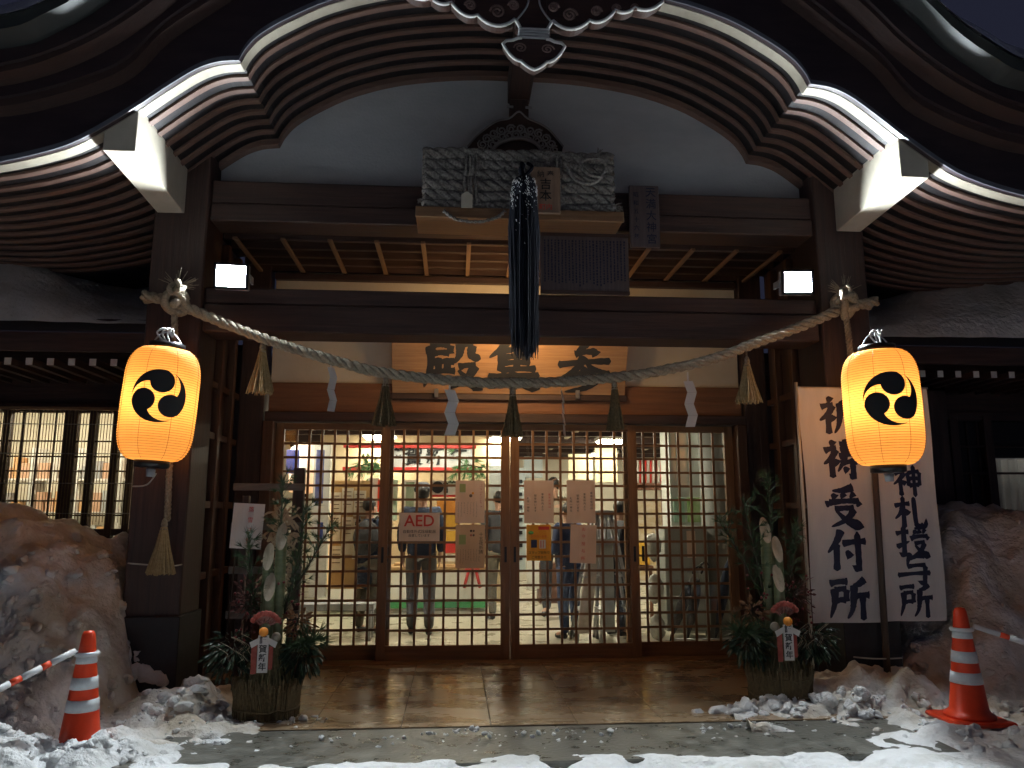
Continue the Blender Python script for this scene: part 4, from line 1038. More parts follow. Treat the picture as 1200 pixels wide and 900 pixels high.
def leafy(t, c, n, spread, m, ln=.09, wd=.03, droop=.6, name='leaf_cluster', big=True):
    mb = MB(); stem = MB()
    for i in range(n):
        d = Vector((R.gauss(0, 1), R.gauss(0, .8)-.3, R.gauss(0, .8))).normalized(); p = Vector(c)+Vector((d.x*spread[0], d.y*spread[1], d.z*spread[2]))*R.uniform(.25, 1)
        v = (d+Vector((0, 0, -droop))).normalized(); L_ = ln*R.uniform(.7, 1.25); a = v.orthogonal().normalized()
        a = (Matrix.Rotation(R.uniform(0, 6.28), 3, v) @ a)*wd*R.uniform(.6, 1); nn = v.cross(a).normalized()*wd*.25
        mb.add([p, p+v*L_*.3+a*.8, p+v*L_*.7+a*.7, p+v*L_, p+v*L_*.7-a*.7, p+v*L_*.3-a*.8, p+v*L_*.5-nn], [(0, 1, 6), (1, 2, 6), (2, 3, 6), (3, 4, 6), (4, 5, 6), (5, 0, 6)])
        if i % 3 == 0: stem.tube([Vector(c), Vector(c).lerp(p, .6)+Vector((0, 0, .02)), p], .003, 3)
    o = stuff(part(mb, name, m, t, True)); stuff(part(stem, 'stems', TWIG, t, True)); return o
def kadomatsu(c, label, flip=1, sc=1.0):
    t = thing('pine_arrangement', label, 'new year arrangement', c, group='new year pine and bamboo arrangements')
    t.scale = (sc, sc, sc)
    part(MB().lathe([(.17, -.02), (.20, 0), (.215, .10), (.21, .20), (.225, .245)], 28), 'pot', STRAWD, t, True)
    mb = MB()
    for i in range(150):
        a = 2*math.pi*i/150+R.uniform(-.02, .02); r = .225; q = R.uniform(.97, 1.06); mb.tube([(r*q*math.cos(a), r*q*math.sin(a), R.uniform(-.01, .02)), (r*1.04*math.cos(a+.02), r*1.04*math.sin(a+.02), .13), (r*1.07*q*math.cos(a), r*1.07*q*math.sin(a), .25+R.uniform(-.03, .05))], R.uniform(.004, .008), 4)
    stuff(part(mb, 'straw_mat', STRAWD, t, True))
    for z in (.07, .20):
        part(MB().tube([((.24+R.uniform(-.004, .006))*math.cos(g), (.24+R.uniform(-.004, .006))*math.sin(g), z+R.uniform(-.008, .008)) for g in [q*2*math.pi/30 for q in range(31)]], .007, 5), 'straw_band', STRAWD, t, True)
    mb = MB()
    for i in range(220):
        a = R.uniform(0, 2*math.pi); q = R.uniform(.5, 1); mb.tube([(.05*math.cos(a)*q, .05*math.sin(a)*q, .62), (.10*math.cos(a)*q, .10*math.sin(a)*q, .48), (.21*math.cos(a)*q, .21*math.sin(a)*q, .22+R.uniform(-.02, .03))], .005, 4)
    stuff(part(mb, 'straw_skirt', mat('skirt_straw', (.13, .11, .05), .8, (.24, .20, .10), (50, 50, 50)), t, True))
    for (bx, by, top, r) in ((-.05*flip, 0, 1.40, .042), (.045*flip, .01, 1.25, .040), (.01*flip, -.06, 1.03, .042)):
        n_ = 20; vs = []; sl = .2
        for j in range(n_):
            g = 2*math.pi*j/n_; x, y = r*math.cos(g), r*math.sin(g); vs.append((bx+x, by+y, .2)); vs.append((bx+x, by+y, top-.10+sl*(y/r)*.5))
        b = MB(); b.add(vs, [(2*j, 2*((j+1) % n_), 2*((j+1) % n_)+1, 2*j+1) for j in range(n_)], True)
        bo = part(b, 'bamboo_stem', BAMBOO, t, True)
        cut = MB(); rim = [Vector(vs[2*j+1]) for j in range(n_)]; cen = sum(rim, Vector())/n_
        cut.add([cen+Vector((0, .012, -.01))]+[p+(p-cen)*.02+Vector((0, -.001, .001)) for p in rim], [(0, j+1, (j+1) % n_+1) for j in range(n_)])
        part(cut, 'cut_face', BAMCUT, bo, True)
        for z in (.55, .85, 1.1):
            if z < top-.2: part(MB().lathe([(r, z-.006), (r+.004, z), (r, z+.006)], 16, (bx, by, 0), cap=False), 'bamboo_node', BAMBOO, bo, True)
    pine_branch(t, (-.03*flip, .04, .5), (-.22*flip, -.02, 1.50)); pine_branch(t, (-.05*flip, .05, .7), (-.42*flip, 0, 1.38), dens=12)
    pine_branch(t, (.05*flip, .05, .6), (.20*flip, .0, 1.30)); pine_branch(t, (.0, .08, .9), (.02, .08, 1.72)); pine_branch(t, (-.1*flip, 0, .45), (-.36*flip, -.1, .55), L_=.13)
    leafy(t, (-.24*flip, -.04, .42), 210, (.17, .13, .17), LEAF, .075, .017, .9); leafy(t, (.26*flip, -.04, .44), 240, (.20, .13, .18), LEAF, .07, .017, .8)
    leafy(t, (.17*flip, .02, .80), 120, (.14, .1, .22), RLEAF, .045, .013, .1, 'red_foliage'); leafy(t, (-.2*flip, -.02, .66), 60, (.1, .08, .12), mat('orange_leaf', (.16, .07, .03), .6, (.24, .12, .05), (30, 30, 30)), .08, .02, .4, 'dry_foliage')
    mb = MB()
    for i in range(26):
        p = Vector((R.choice([-1, 1])*R.uniform(.06, .26), -.08-R.uniform(0, .06), R.uniform(.55, .98))); mb.ball(p, .011, 4)
    stuff(part(mb, 'red_berries', BERRY, t, True))
    mb = MB()
    for i in range(7):
        a = R.uniform(-1, 1); p = Vector((.2*flip+.12*a, -.12, .3+.15*R.random())); mb.tube(spline([p, p+Vector((.04*flip, 0, .06)), p+Vector((.01, -.01, .11)), p+Vector((.09*flip, -.01, .17))], 4), .0022, 4)
    stuff(part(mb, 'pale_twigs', ROPE, t, True))
    # fan ornament with fruit and greeting strip
    yo = -.215; fan = MB(); nfan = 15
    for i in range(nfan):
        a0, a1 = math.radians(28+124*i/nfan), math.radians(28+124*(i+1)/nfan)
        dy = .006*(i % 2); pa, pb = Vector((0, yo+.05, .64)), Vector((0, yo+.05, .64))
        A = [pa+Vector((.04*math.cos(a0), -dy, .04*math.sin(a0))), pa+Vector((.04*math.cos(a1), dy-.006, .04*math.sin(a1))), pa+Vector((.115*math.cos(a1), dy-.006, .115*math.sin(a1))), pa+Vector((.115*math.cos(a0), -dy, .115*math.sin(a0)))]
        fan.add(A+[p+Vector((0, .0015, 0)) for p in A], [(0, 3, 2, 1), (4, 5, 6, 7), (0, 1, 5, 4), (2, 3, 7, 6)])
    part(fan, 'paper_fan', mat('fan_paper', (.24, .13, .11), .6, (.22, .05, .035), (26, 26, 26)), t, True)
    mb = MB()
    for i in range(9):
        a = math.radians(35+110*i/8); mb.ball((.11*math.cos(a), yo+.045, .64+.11*math.sin(a)), .022, 5, (1, .5, 1))
    part(mb, 'red_fan_fringe', mat('red_cloth', (.28, .04, .03), .7, (.36, .09, .06), (30, 30, 30)), t, True)
    part(MB().ball((0, yo, .625), .034, 10), 'mandarin', mat('mandarin_skin', (.80, .28, .03), .45), t, True)
    part(MB().box(-.038, .038, yo+.004, yo+.008, .34, .60), 'greeting_strip', PAPER, t, True)
    part(MB().box(-.085, -.045, yo+.014, yo+.018, .33, .54), 'red_strip', MC['red_cloth'], t, True); part(MB().box(.04, .07, yo+.014, yo+.018, .36, .52), 'red_strip', MC['red_cloth'], t, True)
    for s_ in (-1, 1):
        A = [Vector((0, yo+.012, .60)), Vector((s_*.10, yo+.012, .55)), Vector((s_*.085, yo+.012, .51)), Vector((0, yo+.012, .56))]
        part(MB().add(A+[p+Vector((0, .002, 0)) for p in A], [(0, 1, 2, 3), (7, 6, 5, 4), (0, 4, 5, 1), (1, 5, 6, 2), (2, 6, 7, 3)]), 'paper_bow', PAPER, t, True)
    for q, ch in enumerate('謹賀新年'):
        me = textmesh(ch, .058, bold=.02, res=2); me.materials.append(INK); me.transform(Matrix.Translation((0, yo+.002, .565-.062*q))); o = bpy.data.objects.new('printed_text', me); COL.objects.link(o); o.parent = t
    part(MB().ball((-.08*flip, -.16, .58), .035, 7), 'dried_gourd', mat('gourd', (.22, .19, .15), .6, (.3, .27, .2), (20, 20, 20)), t, True)
    return t
kadomatsu(ground(312, 838), 'pine and bamboo arrangement in a straw pot left of the doors', -1, .95)
kadomatsu(ground(915, 822), 'pine and bamboo arrangement in a straw pot before the white banners', 1, .98)

# fortune paper rack beside the left door
fr = thing('fortune_paper_rack', 'dark wooden rack hung with knotted straw-coloured fortune papers left of the door', 'rack', ground(340, 790))
yr = 6.55; pa, pb = at(350, 560, yr), at(354, 700, yr)
xr = pa.x; part(MB().box(xr-.045, xr+.045, yr, yr+.07, 0, at(350, 548, yr).z), 'post', WZ, fr, bevel=.006)
xl = at(288, 575, yr).x; part(MB().box(xl-.03, xl+.03, yr, yr+.06, 0, 1.55), 'post', WZ, fr, bevel=.006)
for z in (1.62, 1.3, .95, .6): part(MB().box(xl-.1, xr+.06, yr-.02, yr-.002, z-.03, z+.03), 'crossbar', mat('grey_old_wood', (.10, .09, .085), .7, (.16, .145, .13), (3, 20, 20)), fr, bevel=.004)
a, b = at(335, 590, yr), at(335, 712, yr); mb = MB()
for i in range(230):
    z = R.uniform(b.z, a.z); x = a.x+R.gauss(0, .05); p = Vector((x, yr-.05-R.uniform(0, .06), z)); v = Vector((R.gauss(0, 1), R.gauss(0, .3), R.gauss(-.4, 1))).normalized()
    w_ = v.cross(Vector((0, 1, 0))).normalized()*.008; L_ = R.uniform(.05, .10)
    mb.add([p-w_, p+w_, p+v*L_*.5+w_*1.2+Vector((0, -.01, 0)), p+v*L_*.5-w_*1.2+Vector((0, -.01, 0)), p+v*L_+w_+Vector((0, .0, -.015)), p+v*L_-w_+Vector((0, .0, -.015))], [(0, 1, 2, 3), (3, 2, 4, 5)])
stuff(part(mb, 'knotted_papers', mat('fortune_paper', (.52, .40, .26), .7, (.62, .50, .34), (30, 30, 30)), fr))
# white notice sheet with red characters
t, w, h = paper(273, 307, 590, 643, PAPER, 'white notice sheet with red characters beside the left arrangement', 'notice', 6.3, .05)
for q, ch in enumerate('落雪注意'): ink(t, ch, .045, REDINK, w*.08, h*(.36-.23*q))
part(MB().tube([(-w*.3, .02, h/2), (-w*.3, .02, -at(0, 0, 6.3).z*0-1.2)], .008, 5), 'stake', TWIG, t, True)

# ================================================================= SIDE WINGS
def wing_building(sd, label):
    t = thing('side_building', label, 'building', (CX+sd*5, 8.2, 0))
    Yw = 8.25
    xin, xout = CX+sd*2.80, CX+sd*7.5
    def bx(name, m, xa, xb, ya, yb, za, zb, bev=.004, par=t): return part(MB().box(min(xa, xb), max(xa, xb), ya, yb, za, zb), name, m, par, bevel=bev)
    bx('upper_wall', WX, xin, xout, Yw+.05, Yw+.15, 2.46, 3.2)
    bx('head_rail', WX, xin, xout, Yw-.02, Yw+.06, 2.44, 2.54)
    bx('lower_wall', WX, xin, xout, Yw+.05, Yw+.15, 0, .72)
    bx('sill_rail', WX, xin, xout, Yw-.03, Yw+.06, .70, .80)
    bx('mid_rail', WX, xin, xout, Yw-.02, Yw+.04, 1.18, 1.25)
    # roof, rafters with white ends, fascia
    mb = MB(); mb.prism([(7.02, 3.02), (9.6, 4.0), (9.6, 4.12), (7.02, 3.14)], min(xin, xout), max(xin, xout)); mb.v = [(y, x, z) for x, y, z in mb.v]; mb.f = [f[::-1] for f in mb.f]
    part(mb, 'roof', SH, t)
    bx('fascia', WX, xin, xout, 7.02, 7.06, 2.84, 3.018)
    r0 = None
    zr = 2.735 if sd < 0 else 2.82; zr = 2.775
    for k in range(14):
        x = (-3.15 if sd < 0 else 4.62)+sd*.187*k
        if r0 is None:
            r0 = part(MB().box(-.028, .028, 7.2, 8.25, zr-.03, zr+.03), 'rafter', WY, t); r0.matrix_parent_inverse = inv(t); e0 = part(MB().box(-.029, .029, 7.19, 7.199, zr-.032, zr+.032), 'rafter_end', WHITE, r0, True)
            r0.location.x += x
        else:
            c = copy_tree(r0, t); c.location.x = x
    return t, bx, Yw, xin, xout
t, bx, Yw, xin, xout = wing_building(-1, 'dark side wing on the left with lit lattice windows and bamboo blinds')
winm = WZ
posts = [at(p, 560, Yw).x for p in (152, 132, 104, 78, 2)]
for i, x in enumerate(posts): bx('post', WZ, x-.035-(.03 if i == 3 else 0), x+.035+(.03 if i == 3 else 0), Yw-.03, Yw+.06, .72, 2.5)
bx('post', WZ, posts[-1]-.9, posts[-1]-.8, Yw-.03, Yw+.06, .72, 2.5)
wz = [at(60, y, Yw).z for y in (517, 535, 552, 587, 604)]
f = None
for a, b in ((posts[-1], posts[3]), (posts[3], posts[2]), (posts[2], posts[0]), (posts[-1]-.85, posts[-1])):
    f = part(MB().box(a+.03, b-.03, Yw+.02, Yw+.025, 1.25, 2.44), 'window_glass', GLASS, t)
    k = max(1, int(round((b-a)/.165)))
    for q in range(1, k): part(MB().box(a+(b-a)*q/k-.008, a+(b-a)*q/k+.008, Yw-.005, Yw+.012, 1.25, 2.44), 'window_bar', WZ, t)
    for z in wz: part(MB().box(a+.035, b-.035, Yw-.012, Yw-.006, z-.008, z+.008), 'window_bar', WX, t)
    part(MB().box(a+.03, b-.03, Yw+.02, Yw+.025, .80, 1.18), 'window_glass', GLASS, t)
bl = thing('bamboo_blind', 'thin bamboo blind hanging before the left wing windows', 'blind', (-4.2, 8.12, 2.45))
mb = MB(); x = -5.4
while x < -3.0:
    mb.box(x-.0024, x+.0024, 8.13, 8.137, 1.30+R.uniform(-.02, .02), 2.45); x += .030
stuff(part(mb, 'blind_slats', STRAWD, bl))
for z in (2.3, 2.0, 1.7, 1.4): part(MB().box(-5.4, -3.0, 8.124, 8.129, z, z+.01), 'blind_cord', ROPED, bl)
part(MB().box(-5.45, -2.98, 8.10, 8.15, 2.45, 2.48), 'blind_rail', SHELF, bl)
# room behind the left windows
struct(MB().box(-6.4, -2.35, 10.6, 10.7, 0, 2.8).build('side_room_wall', CRW)); struct(MB().box(-6.5, -6.4, 8.45, 10.7, 0, 2.8).build('side_room_wall', CRW))
struct(MB().box(-3.10, -3.06, 8.45, 10.6, 0, 2.8).build('side_room_wall', CRW))
struct(MB().box(-6.5, -3.06, 8.42, 10.7, 2.81, 2.9).build('side_room_ceiling', WHITE)); struct(MB().box(-6.5, -3.06, 8.42, 10.7, -.1, -.002).build('side_room_floor', FLI))
for (x, y, nm) in ((-5.3, 9.4, 'left'), (-4.0, 9.3, 'right')):
    l = thing('ceiling_lamp', f'{nm}-hand bright lamp inside the left wing room', 'lamp', (x, y, 2.72)); part(MB().box(-.3, .3, -.1, .1, 0, .06), 'lamp_diffuser', emis('cool_ceiling_panel', (1, .84, .60), 70.0), l, True); part(MB().box(-.33, .33, -.13, .13, .061, .085), 'lamp_body', WHITE, l, True)
colsx = [(.6, .36, .18), (.62, .40, .28), (.45, .48, .5), (.66, .58, .42), (.36, .36, .38), (.64, .62, .58)]
for k in range(4):
    sx = -5.4+k*.52; s_ = thing('goods_shelf', ['narrow shelf of boxed goods farthest left in the left wing', 'second shelf of boxed goods in the left wing', 'third shelf of boxed goods in the left wing', 'shelf of boxed goods nearest the hall in the left wing'][k], 'shelf', (sx, 9.9, 0))
    for z in (.6, 1.0, 1.4, 1.8): part(MB().box(sx-.24, sx+.24, 9.8, 10.1, z, z+.025), 'shelf_board', WHITE, s_)
    for s in (-1, 1): part(MB().box(sx+s*.245-.01, sx+s*.245+.01, 9.8, 10.1, 0, 2.2), 'side_panel', WHITE, s_)
    for z in (.626, 1.026, 1.426, 1.826):
        x = sx-.2
        while x < sx+.15:
            w_ = R.uniform(.06, .14); c_ = R.randrange(6); bxo = MB().box(x, x+w_, 9.82, 10.0, z, z+R.uniform(.12, .3)).build('goods_box', mat('goods_%s' % ['tan', 'red', 'blue', 'cream', 'navy', 'white'][c_], colsx[c_], .6)); x += w_+.02
            bxo.parent = s_; bxo.matrix_parent_inverse = inv(s_)
t, bx, Yw, xin, xout = wing_building(1, 'dark side wing on the right with one lit curtained window')
for p in (1092, 1122, 1162, 1240): x = at(p, 560, Yw).x; bx('post', WZ, x-.05, x+.05, Yw-.03, Yw+.06, 0, 2.5)
for z in (2.15, 1.85): bx('window_bar', WX, xin, xout, Yw-.01, Yw+.02, z-.012, z+.012)
xc = at(1164, 560, Yw).x
bx('closed_shutter', SH, xin, xc, Yw+.07, Yw+.1, .7, 2.46, 0)
for k in range(22):
    x = xin+.06+k*.12
    if x < xc-.05: bx('shutter_slat', WZ, x-.01, x+.01, Yw+.05, Yw+.068, .8, 2.44, 0)
bx('transom_panel', SH, xc, xout, Yw+.07, Yw+.1, at(1180, 536, Yw).z, 2.46, 0)
struct(MB().box(5.35, 8.2, 10.6, 10.7, 0, 3.2).build('side_room_wall', SH)); struct(MB().box(8.1, 8.2, 8.45, 10.6, 0, 3.2).build('side_room_wall', SH)); struct(MB().box(5.35, 8.2, 8.45, 10.7, 3.21, 3.3).build('side_room_ceiling', SH))
cu = thing('curtain', 'white pleated curtain lit in the right wing window', 'curtain', (xc+.5, 8.5, 2.0)); mb = MB(); n = 90
za, zb_ = at(1180, 538, 8.4).z, at(1180, 607, 8.4).z
pts = [(xc+.02+1.6*i/n, 8.42+.03*math.sin(i*1.1)+.012*math.sin(i*2.7)) for i in range(n+1)]
mb.add([(x, y, z) for x, y in pts for z in (zb_, za)]+[(x, y+.004, z) for x, y in pts for z in (zb_, za)], [(2*i, 2*i+2, 2*i+3, 2*i+1) for i in range(n)]+[(2*(n+1)+2*i, 2*(n+1)+2*i+1, 2*(n+1)+2*i+3, 2*(n+1)+2*i+2) for i in range(n)], True)
cm_ = mat('curtain_cloth', (.6, .6, .58), .8, (.66, .66, .64), (9, 9, 9)); cm_.node_tree.nodes['Principled BSDF'].inputs['Transmission Weight'].default_value = .35; cm_.node_tree.nodes['Principled BSDF'].inputs['Roughness'].default_value = .95; cm_.node_tree.nodes['Principled BSDF'].inputs['IOR'].default_value = 1.0
part(mb, 'curtain_cloth', mat('curtain_cloth', (.6, .6, .58), .8, (.66, .66, .64), (9, 9, 9)), cu); part(MB().tube([(xc, 8.40, za+.01), (xc+1.65, 8.40, za+.01)], .012, 6), 'curtain_rail', STEEL, cu)
l = thing('ceiling_lamp', 'lamp lighting the curtain in the right wing', 'lamp', (xc+.6, 8.75, 2.3)); part(MB().box(-.4, .4, 0, .05, 0, .04), 'lamp_diffuser', emis('dim_ceiling_panel', (1, .95, .85), 60.0), l, True); part(MB().box(-.42, .42, -.01, .06, .041, .06), 'lamp_body', WHITE, l, True)
# snow on wing roofs
for sd, lab in ((-1, 'rounded snow heap on the low roof of the left wing'), (1, 'sloping snow heap on the low roof of the right wing')):
    n, mrow = 60, 26; vs = []
    for i in range(n+1):
        xx = CX+sd*(2.9+4.4*i/n); g = sstep(3.2 if sd > 0 else 3.35, 5.2, abs(xx-CX))
        for j in range(mrow+1):
            tt = j/mrow; yy = 6.98+2.2*tt; zr_ = 3.14+(yy-7.02)*.38
            hh = (.05+.50*g)*math.sqrt(min(1, tt*4))*(.9+.35*fbm(xx, yy, 1.3)); vs.append((xx, yy-.05*g*(1-tt)+.03*fbm(xx, 1, 3), zr_+hh-.03*(j == 0)))
    fs = [(i*(mrow+1)+j, (i+1)*(mrow+1)+j, (i+1)*(mrow+1)+j+1, i*(mrow+1)+j+1) for i in range(n) for j in range(mrow)]
    if sd < 0: fs = [f[::-1] for f in fs]
    mb = MB(); mb.add(vs, fs, True); tag(mb.build('roof_snow', SNOW), lab, 'snow')

# ================================================================= PEOPLE INSIDE
def skin(name, m, parent, verts, edges, radii, lvl=1):
    me = bpy.data.meshes.new(name); me.from_pydata([tuple(v) for v in verts], edges, []); o = bpy.data.objects.new(name, me); COL.objects.link(o)
    md = o.modifiers.new('skin', 'SKIN'); md.use_smooth_shade = True
    if not me.skin_vertices: 
        raise RuntimeError('no skin layer')
    for i, sv in enumerate(me.skin_vertices[0].data):
        r = radii[i]; sv.radius = r if isinstance(r, tuple) else (r, r)
    me.skin_vertices[0].data[0].use_root = True
    ss = o.modifiers.new('sub', 'SUBSURF'); ss.levels = lvl; ss.render_levels = lvl
    dg = bpy.context.evaluated_depsgraph_get(); m2 = bpy.data.meshes.new_from_object(o.evaluated_get(dg)); m2.name = name
    bpy.data.objects.remove(o); m2.materials.clear(); m2.materials.append(m)
    for p in m2.polygons: p.use_smooth = True
    o = bpy.data.objects.new(name, m2); COL.objects.link(o); o.parent = parent; return o
SKIN = mat('skin', (.45, .25, .17), .55, (.5, .29, .2), (20, 20, 20)); HAIRM = mat('dark_hair', (.012, .010, .009), .5, (.03, .025, .02), (60, 60, 10), .3)
def person(px, py, hgt, yaw, top, trousers, label, arms='down', hat=None, stride=.0, coat_len=0.0, hair=HAIRM, bend=0.0, loc=None):
    c = loc or ground(px, py); t = thing('person', label, 'person', c, yaw); k = hgt/1.72
    def V(x, y, z): return Vector((x*k, y*k, z*k))
    # faces -y in local space
    hip = V(0, 0, .95); ch = V(0, -.02-bend*.3, 1.30); nk = V(0, -.01-bend*.45, 1.48); hd = V(0, -.02-bend*.5, 1.56); cr = V(0, -.02-bend*.5, 1.66)
    P = [hip, V(0, 0, 1.08), ch, nk, hd, cr]; E_ = [(0, 1), (1, 2), (2, 3), (3, 4), (4, 5)]; Rr = [(.14, .10), (.125, .09), (.15, .10), .052, (.072, .088), (.070, .082)]
    arm_pts = {}
    for s in (-1, 1):
        sh_ = V(s*.18, -.01-bend*.35, 1.41)
        if arms == 'down' : el, wr = V(s*.235, .03-bend*.2, 1.14), V(s*.22, -.06-bend*.3, .90)
        elif arms == 'fold': el, wr = V(s*.24, .02, 1.13), V(s*.10, -.24, 1.10)
        else:
            el, wr = (V(s*.30, -.12, 1.48), V(s*.08, -.16, 1.62)) if s < 0 else (V(s*.24, .02, 1.13), V(s*.18, -.16, .98))
        i = len(P); P += [sh_, el, wr]; E_ += [(2, i), (i, i+1), (i+1, i+2)]; Rr += [.06, .042, .028]; arm_pts[s] = (sh_, el, wr)
        d = (wr-el).normalized(); pm = wr+d*.06*k; j = len(P); P.append(pm); E_.append((i+2, j)); Rr.append((.034, .018))
        side = d.cross(Vector((1, 0, 0))).normalized() if abs(d.x) < .8 else Vector((0, 1, 0))
        for q in range(4):
            o_ = side*(.024-.016*q)*k; l = [.062, .075, .07, .055][q]*k; a = len(P)
            P += [pm+d*.03*k+o_, pm+d*(.03*k+l*.55)+o_, pm+d*(.03*k+l)+o_+Vector((-s*.012, -.01, 0))*k]; E_ += [(j, a), (a, a+1), (a+1, a+2)]; Rr += [.009, .008, .006]
        a = len(P); P += [wr+d*.03*k+side*.035*k, wr+d*.065*k+side*.055*k]; E_ += [(j, a), (a, a+1)]; Rr += [.011, .008]
    legs = {}
    for s in (-1, 1):
        kn, an, to = V(s*.10, -.02-s*stride*.35, .50), V(s*.105, .02-s*stride, .09), V(s*.12, -.13-s*stride, .035)
        i = len(P); P += [V(s*.09, 0, .88), kn, an, to]; E_ += [(0, i), (i, i+1), (i+1, i+2), (i+2, i+3)]; Rr += [.085, .055, .038, .035]; legs[s] = (kn, an, to)
    Rr = [(a*k, b*k) if isinstance(r, tuple) and (a := r[0]) is not None and (b := r[1]) is not None else r*k for r in Rr]
    skin('body', SKIN, t, P, E_, Rr)
    # jacket
    zl = .77-coat_len; P = [V(0, 0, zl), V(0, 0, 1.1), V(0, -.02-bend*.3, 1.32), V(0, -.01-bend*.42, 1.45)]; E_ = [(0, 1), (1, 2), (2, 3)]; Rr = [(.21*k, .16*k), (.178*k, .135*k), (.19*k, .14*k), (.085*k, .08*k)]
    for s in (-1, 1):
        a, b, w_ = arm_pts[s]; i = len(P); P += [a, b, b.lerp(w_, .88)]; E_ += [(2, i), (i, i+1), (i+1, i+2)]; Rr += [.085*k, .068*k, .052*k]
    skin('jacket', top, t, P, E_, Rr)
    P = [V(0, 0, 1.02)]; E_ = []; Rr = [(.168*k, .125*k)]
    for s in (-1, 1):
        kn, an, to = legs[s]; i = len(P); P += [V(s*.095, 0, .84), kn, an+Vector((0, 0, -.03*k))]; E_ += [(0, i), (i, i+1), (i+1, i+2)]; Rr += [.105*k, .078*k, .06*k]
    skin('trousers', trousers, t, P, E_, Rr)
    for s in (-1, 1):
        kn, an, to = legs[s]; skin('shoe', BLACK, t, [an+Vector((0, .03*k, -.045*k)), an+Vector((0, -.06*k, -.048*k)), to+Vector((0, -.02*k, 0))], [(0, 1), (1, 2)], [.045*k, .042*k, .038*k])
    # hair or cap, ears, nose
    hc = (hd+cr)/2
    hm = MB(); hm.ball(hc+V(0, .018, .035), .100*k, 10, (.86, .98, .98)); part(hm, 'hair', hair, t, True)
    if hat: part(MB().lathe([(.098*k, .035*k), (.102*k, .07*k), (.088*k, .125*k), (.05*k, .15*k), (.005, .155*k)], 16, tuple(hc)), 'cap', hat, t, True); part(MB().box(-.07*k, .07*k, -.17*k, -.07*k, .036*k, .046*k, Matrix.Translation(hc)), 'cap_peak', hat, t, True)
    part(MB().ball(hc+V(0, -.098, -.02), .014*k, 5, (1, 1.3, 1.4)), 'nose', SKIN, t, True)
    for s in (-1, 1):
        part(MB().ball(hc+V(s*.074, 0, -.012), .022*k, 5, (.4, .8, 1.2)), 'ear', SKIN, t, True); part(MB().ball(hc+V(s*.03, -.083, .012), .010*k, 5, (1.2, .6, .8)), 'eye', INK, t, True)
    part(MB().box(-.022*k, .022*k, -.094*k, -.08*k, -.058*k, -.051*k, Matrix.Translation(hc)), 'mouth', REDINK, t, True)
    return t
CL = lambda n, a: mat(n, a, .85, tuple(v*1.5 for v in a), (14, 14, 14), .2)
NAVY = CL('navy_down_cloth', (.008, .014, .034)); JEAN = CL('dark_denim', (.03, .035, .05)); GREYT = CL('grey_brown_trousers', (.04, .034, .028)); CHAR = CL('charcoal_cloth', (.03, .03, .034)); BLUEC = CL('blue_cloth', (.018, .03, .08)); BEIGEC = CL('beige_grey_cloth', (.22, .18, .13)); KHAKI = CL('khaki_cloth', (.085, .072, .05))
person(492, 744, 1.74, math.pi, NAVY, GREYT, 'person in a navy jacket and dark cap standing behind the AED notice', hat=CHAR, stride=.06)
person(428, 742, 1.58, math.pi*.8, NAVY, KHAKI, 'person in a dark blue coat facing away left of the inner door stile', coat_len=.25)
bp_ = thing('backpack', 'dark backpack worn by the person left of the inner door stile', 'backpack', ground(428, 742)+Vector((0, 0, 1.12)))
bq = MB(); bq.ball((0, -.19, 0), .2, 8, (.8, .5, 1.05)); part(bq, 'bag_body', CHAR, bp_, True)
for s_ in (-1, 1): part(MB().tube(spline([(s_*.12, -.15, -.15), (s_*.16, -.02, .05), (s_*.12, -.05, .24), (s_*.09, -.17, .2)], 5), .018, 5), 'strap', BLACK, bp_, True)
person(585, 726, 1.70, math.pi*1.1, CHAR, KHAKI, 'person in black top and khaki trousers behind the centre door stile', arms='fold')
person(668, 748, 1.52, math.pi*1.2, BLUEC, BLUEC, 'shorter dark-haired person in blue standing between the peach notices', arms='fold')
person(650, 722, 1.90, -.3, BEIGEC, CHAR, 'tall person in beige raising one hand to the face above the notices', arms='raise')
person(722, 745, 1.55, math.pi*.7, CHAR, JEAN, 'person in dark clothes behind the folding step stands', bend=.25)

# ================================================================= THINGS INSIDE THE HALL
def simple(name, label, cat, loc=(0, 0, 0)): return thing(name, label, cat, loc)
WPAN = mat('white_panel', (.74, .73, .66), .5); GST = mat('green_stripe', (.05, .30, .08), .5); REDP = mat('red_panel', (.6, .04, .03), .5); ORNG = mat('orange_panel', (.75, .30, .05), .5); YLW = mat('yellow_panel', (.78, .45, .06), .5); BLUEP = mat('blue_panel', (.06, .09, .35), .5); TANP = mat('tan_panel', (.45, .28, .12), .6); BRN = mat('brown_panel', (.16, .07, .04), .5)
YCn = 11.6
c = simple('reception_counter', 'long white reception counter with green stripe at its foot', 'counter', (-.6, YCn, 0))
x0, x1 = at(372, 690, YCn).x, at(571, 690, YCn).x
zt_ = at(500, 668, YCn).z
part(MB().box(x0, x1, YCn, YCn+.5, .17, zt_), 'front_panel', WPAN, c, bevel=.01); part(MB().box(x0, x1, YCn-.004, YCn+.5, .05, .165), 'green_stripe', GST, c); part(MB().box(x0-.03, x1+.03, YCn-.05, YCn+.55, zt_+.001, zt_+.05), 'counter_top', TANP, c, bevel=.008)
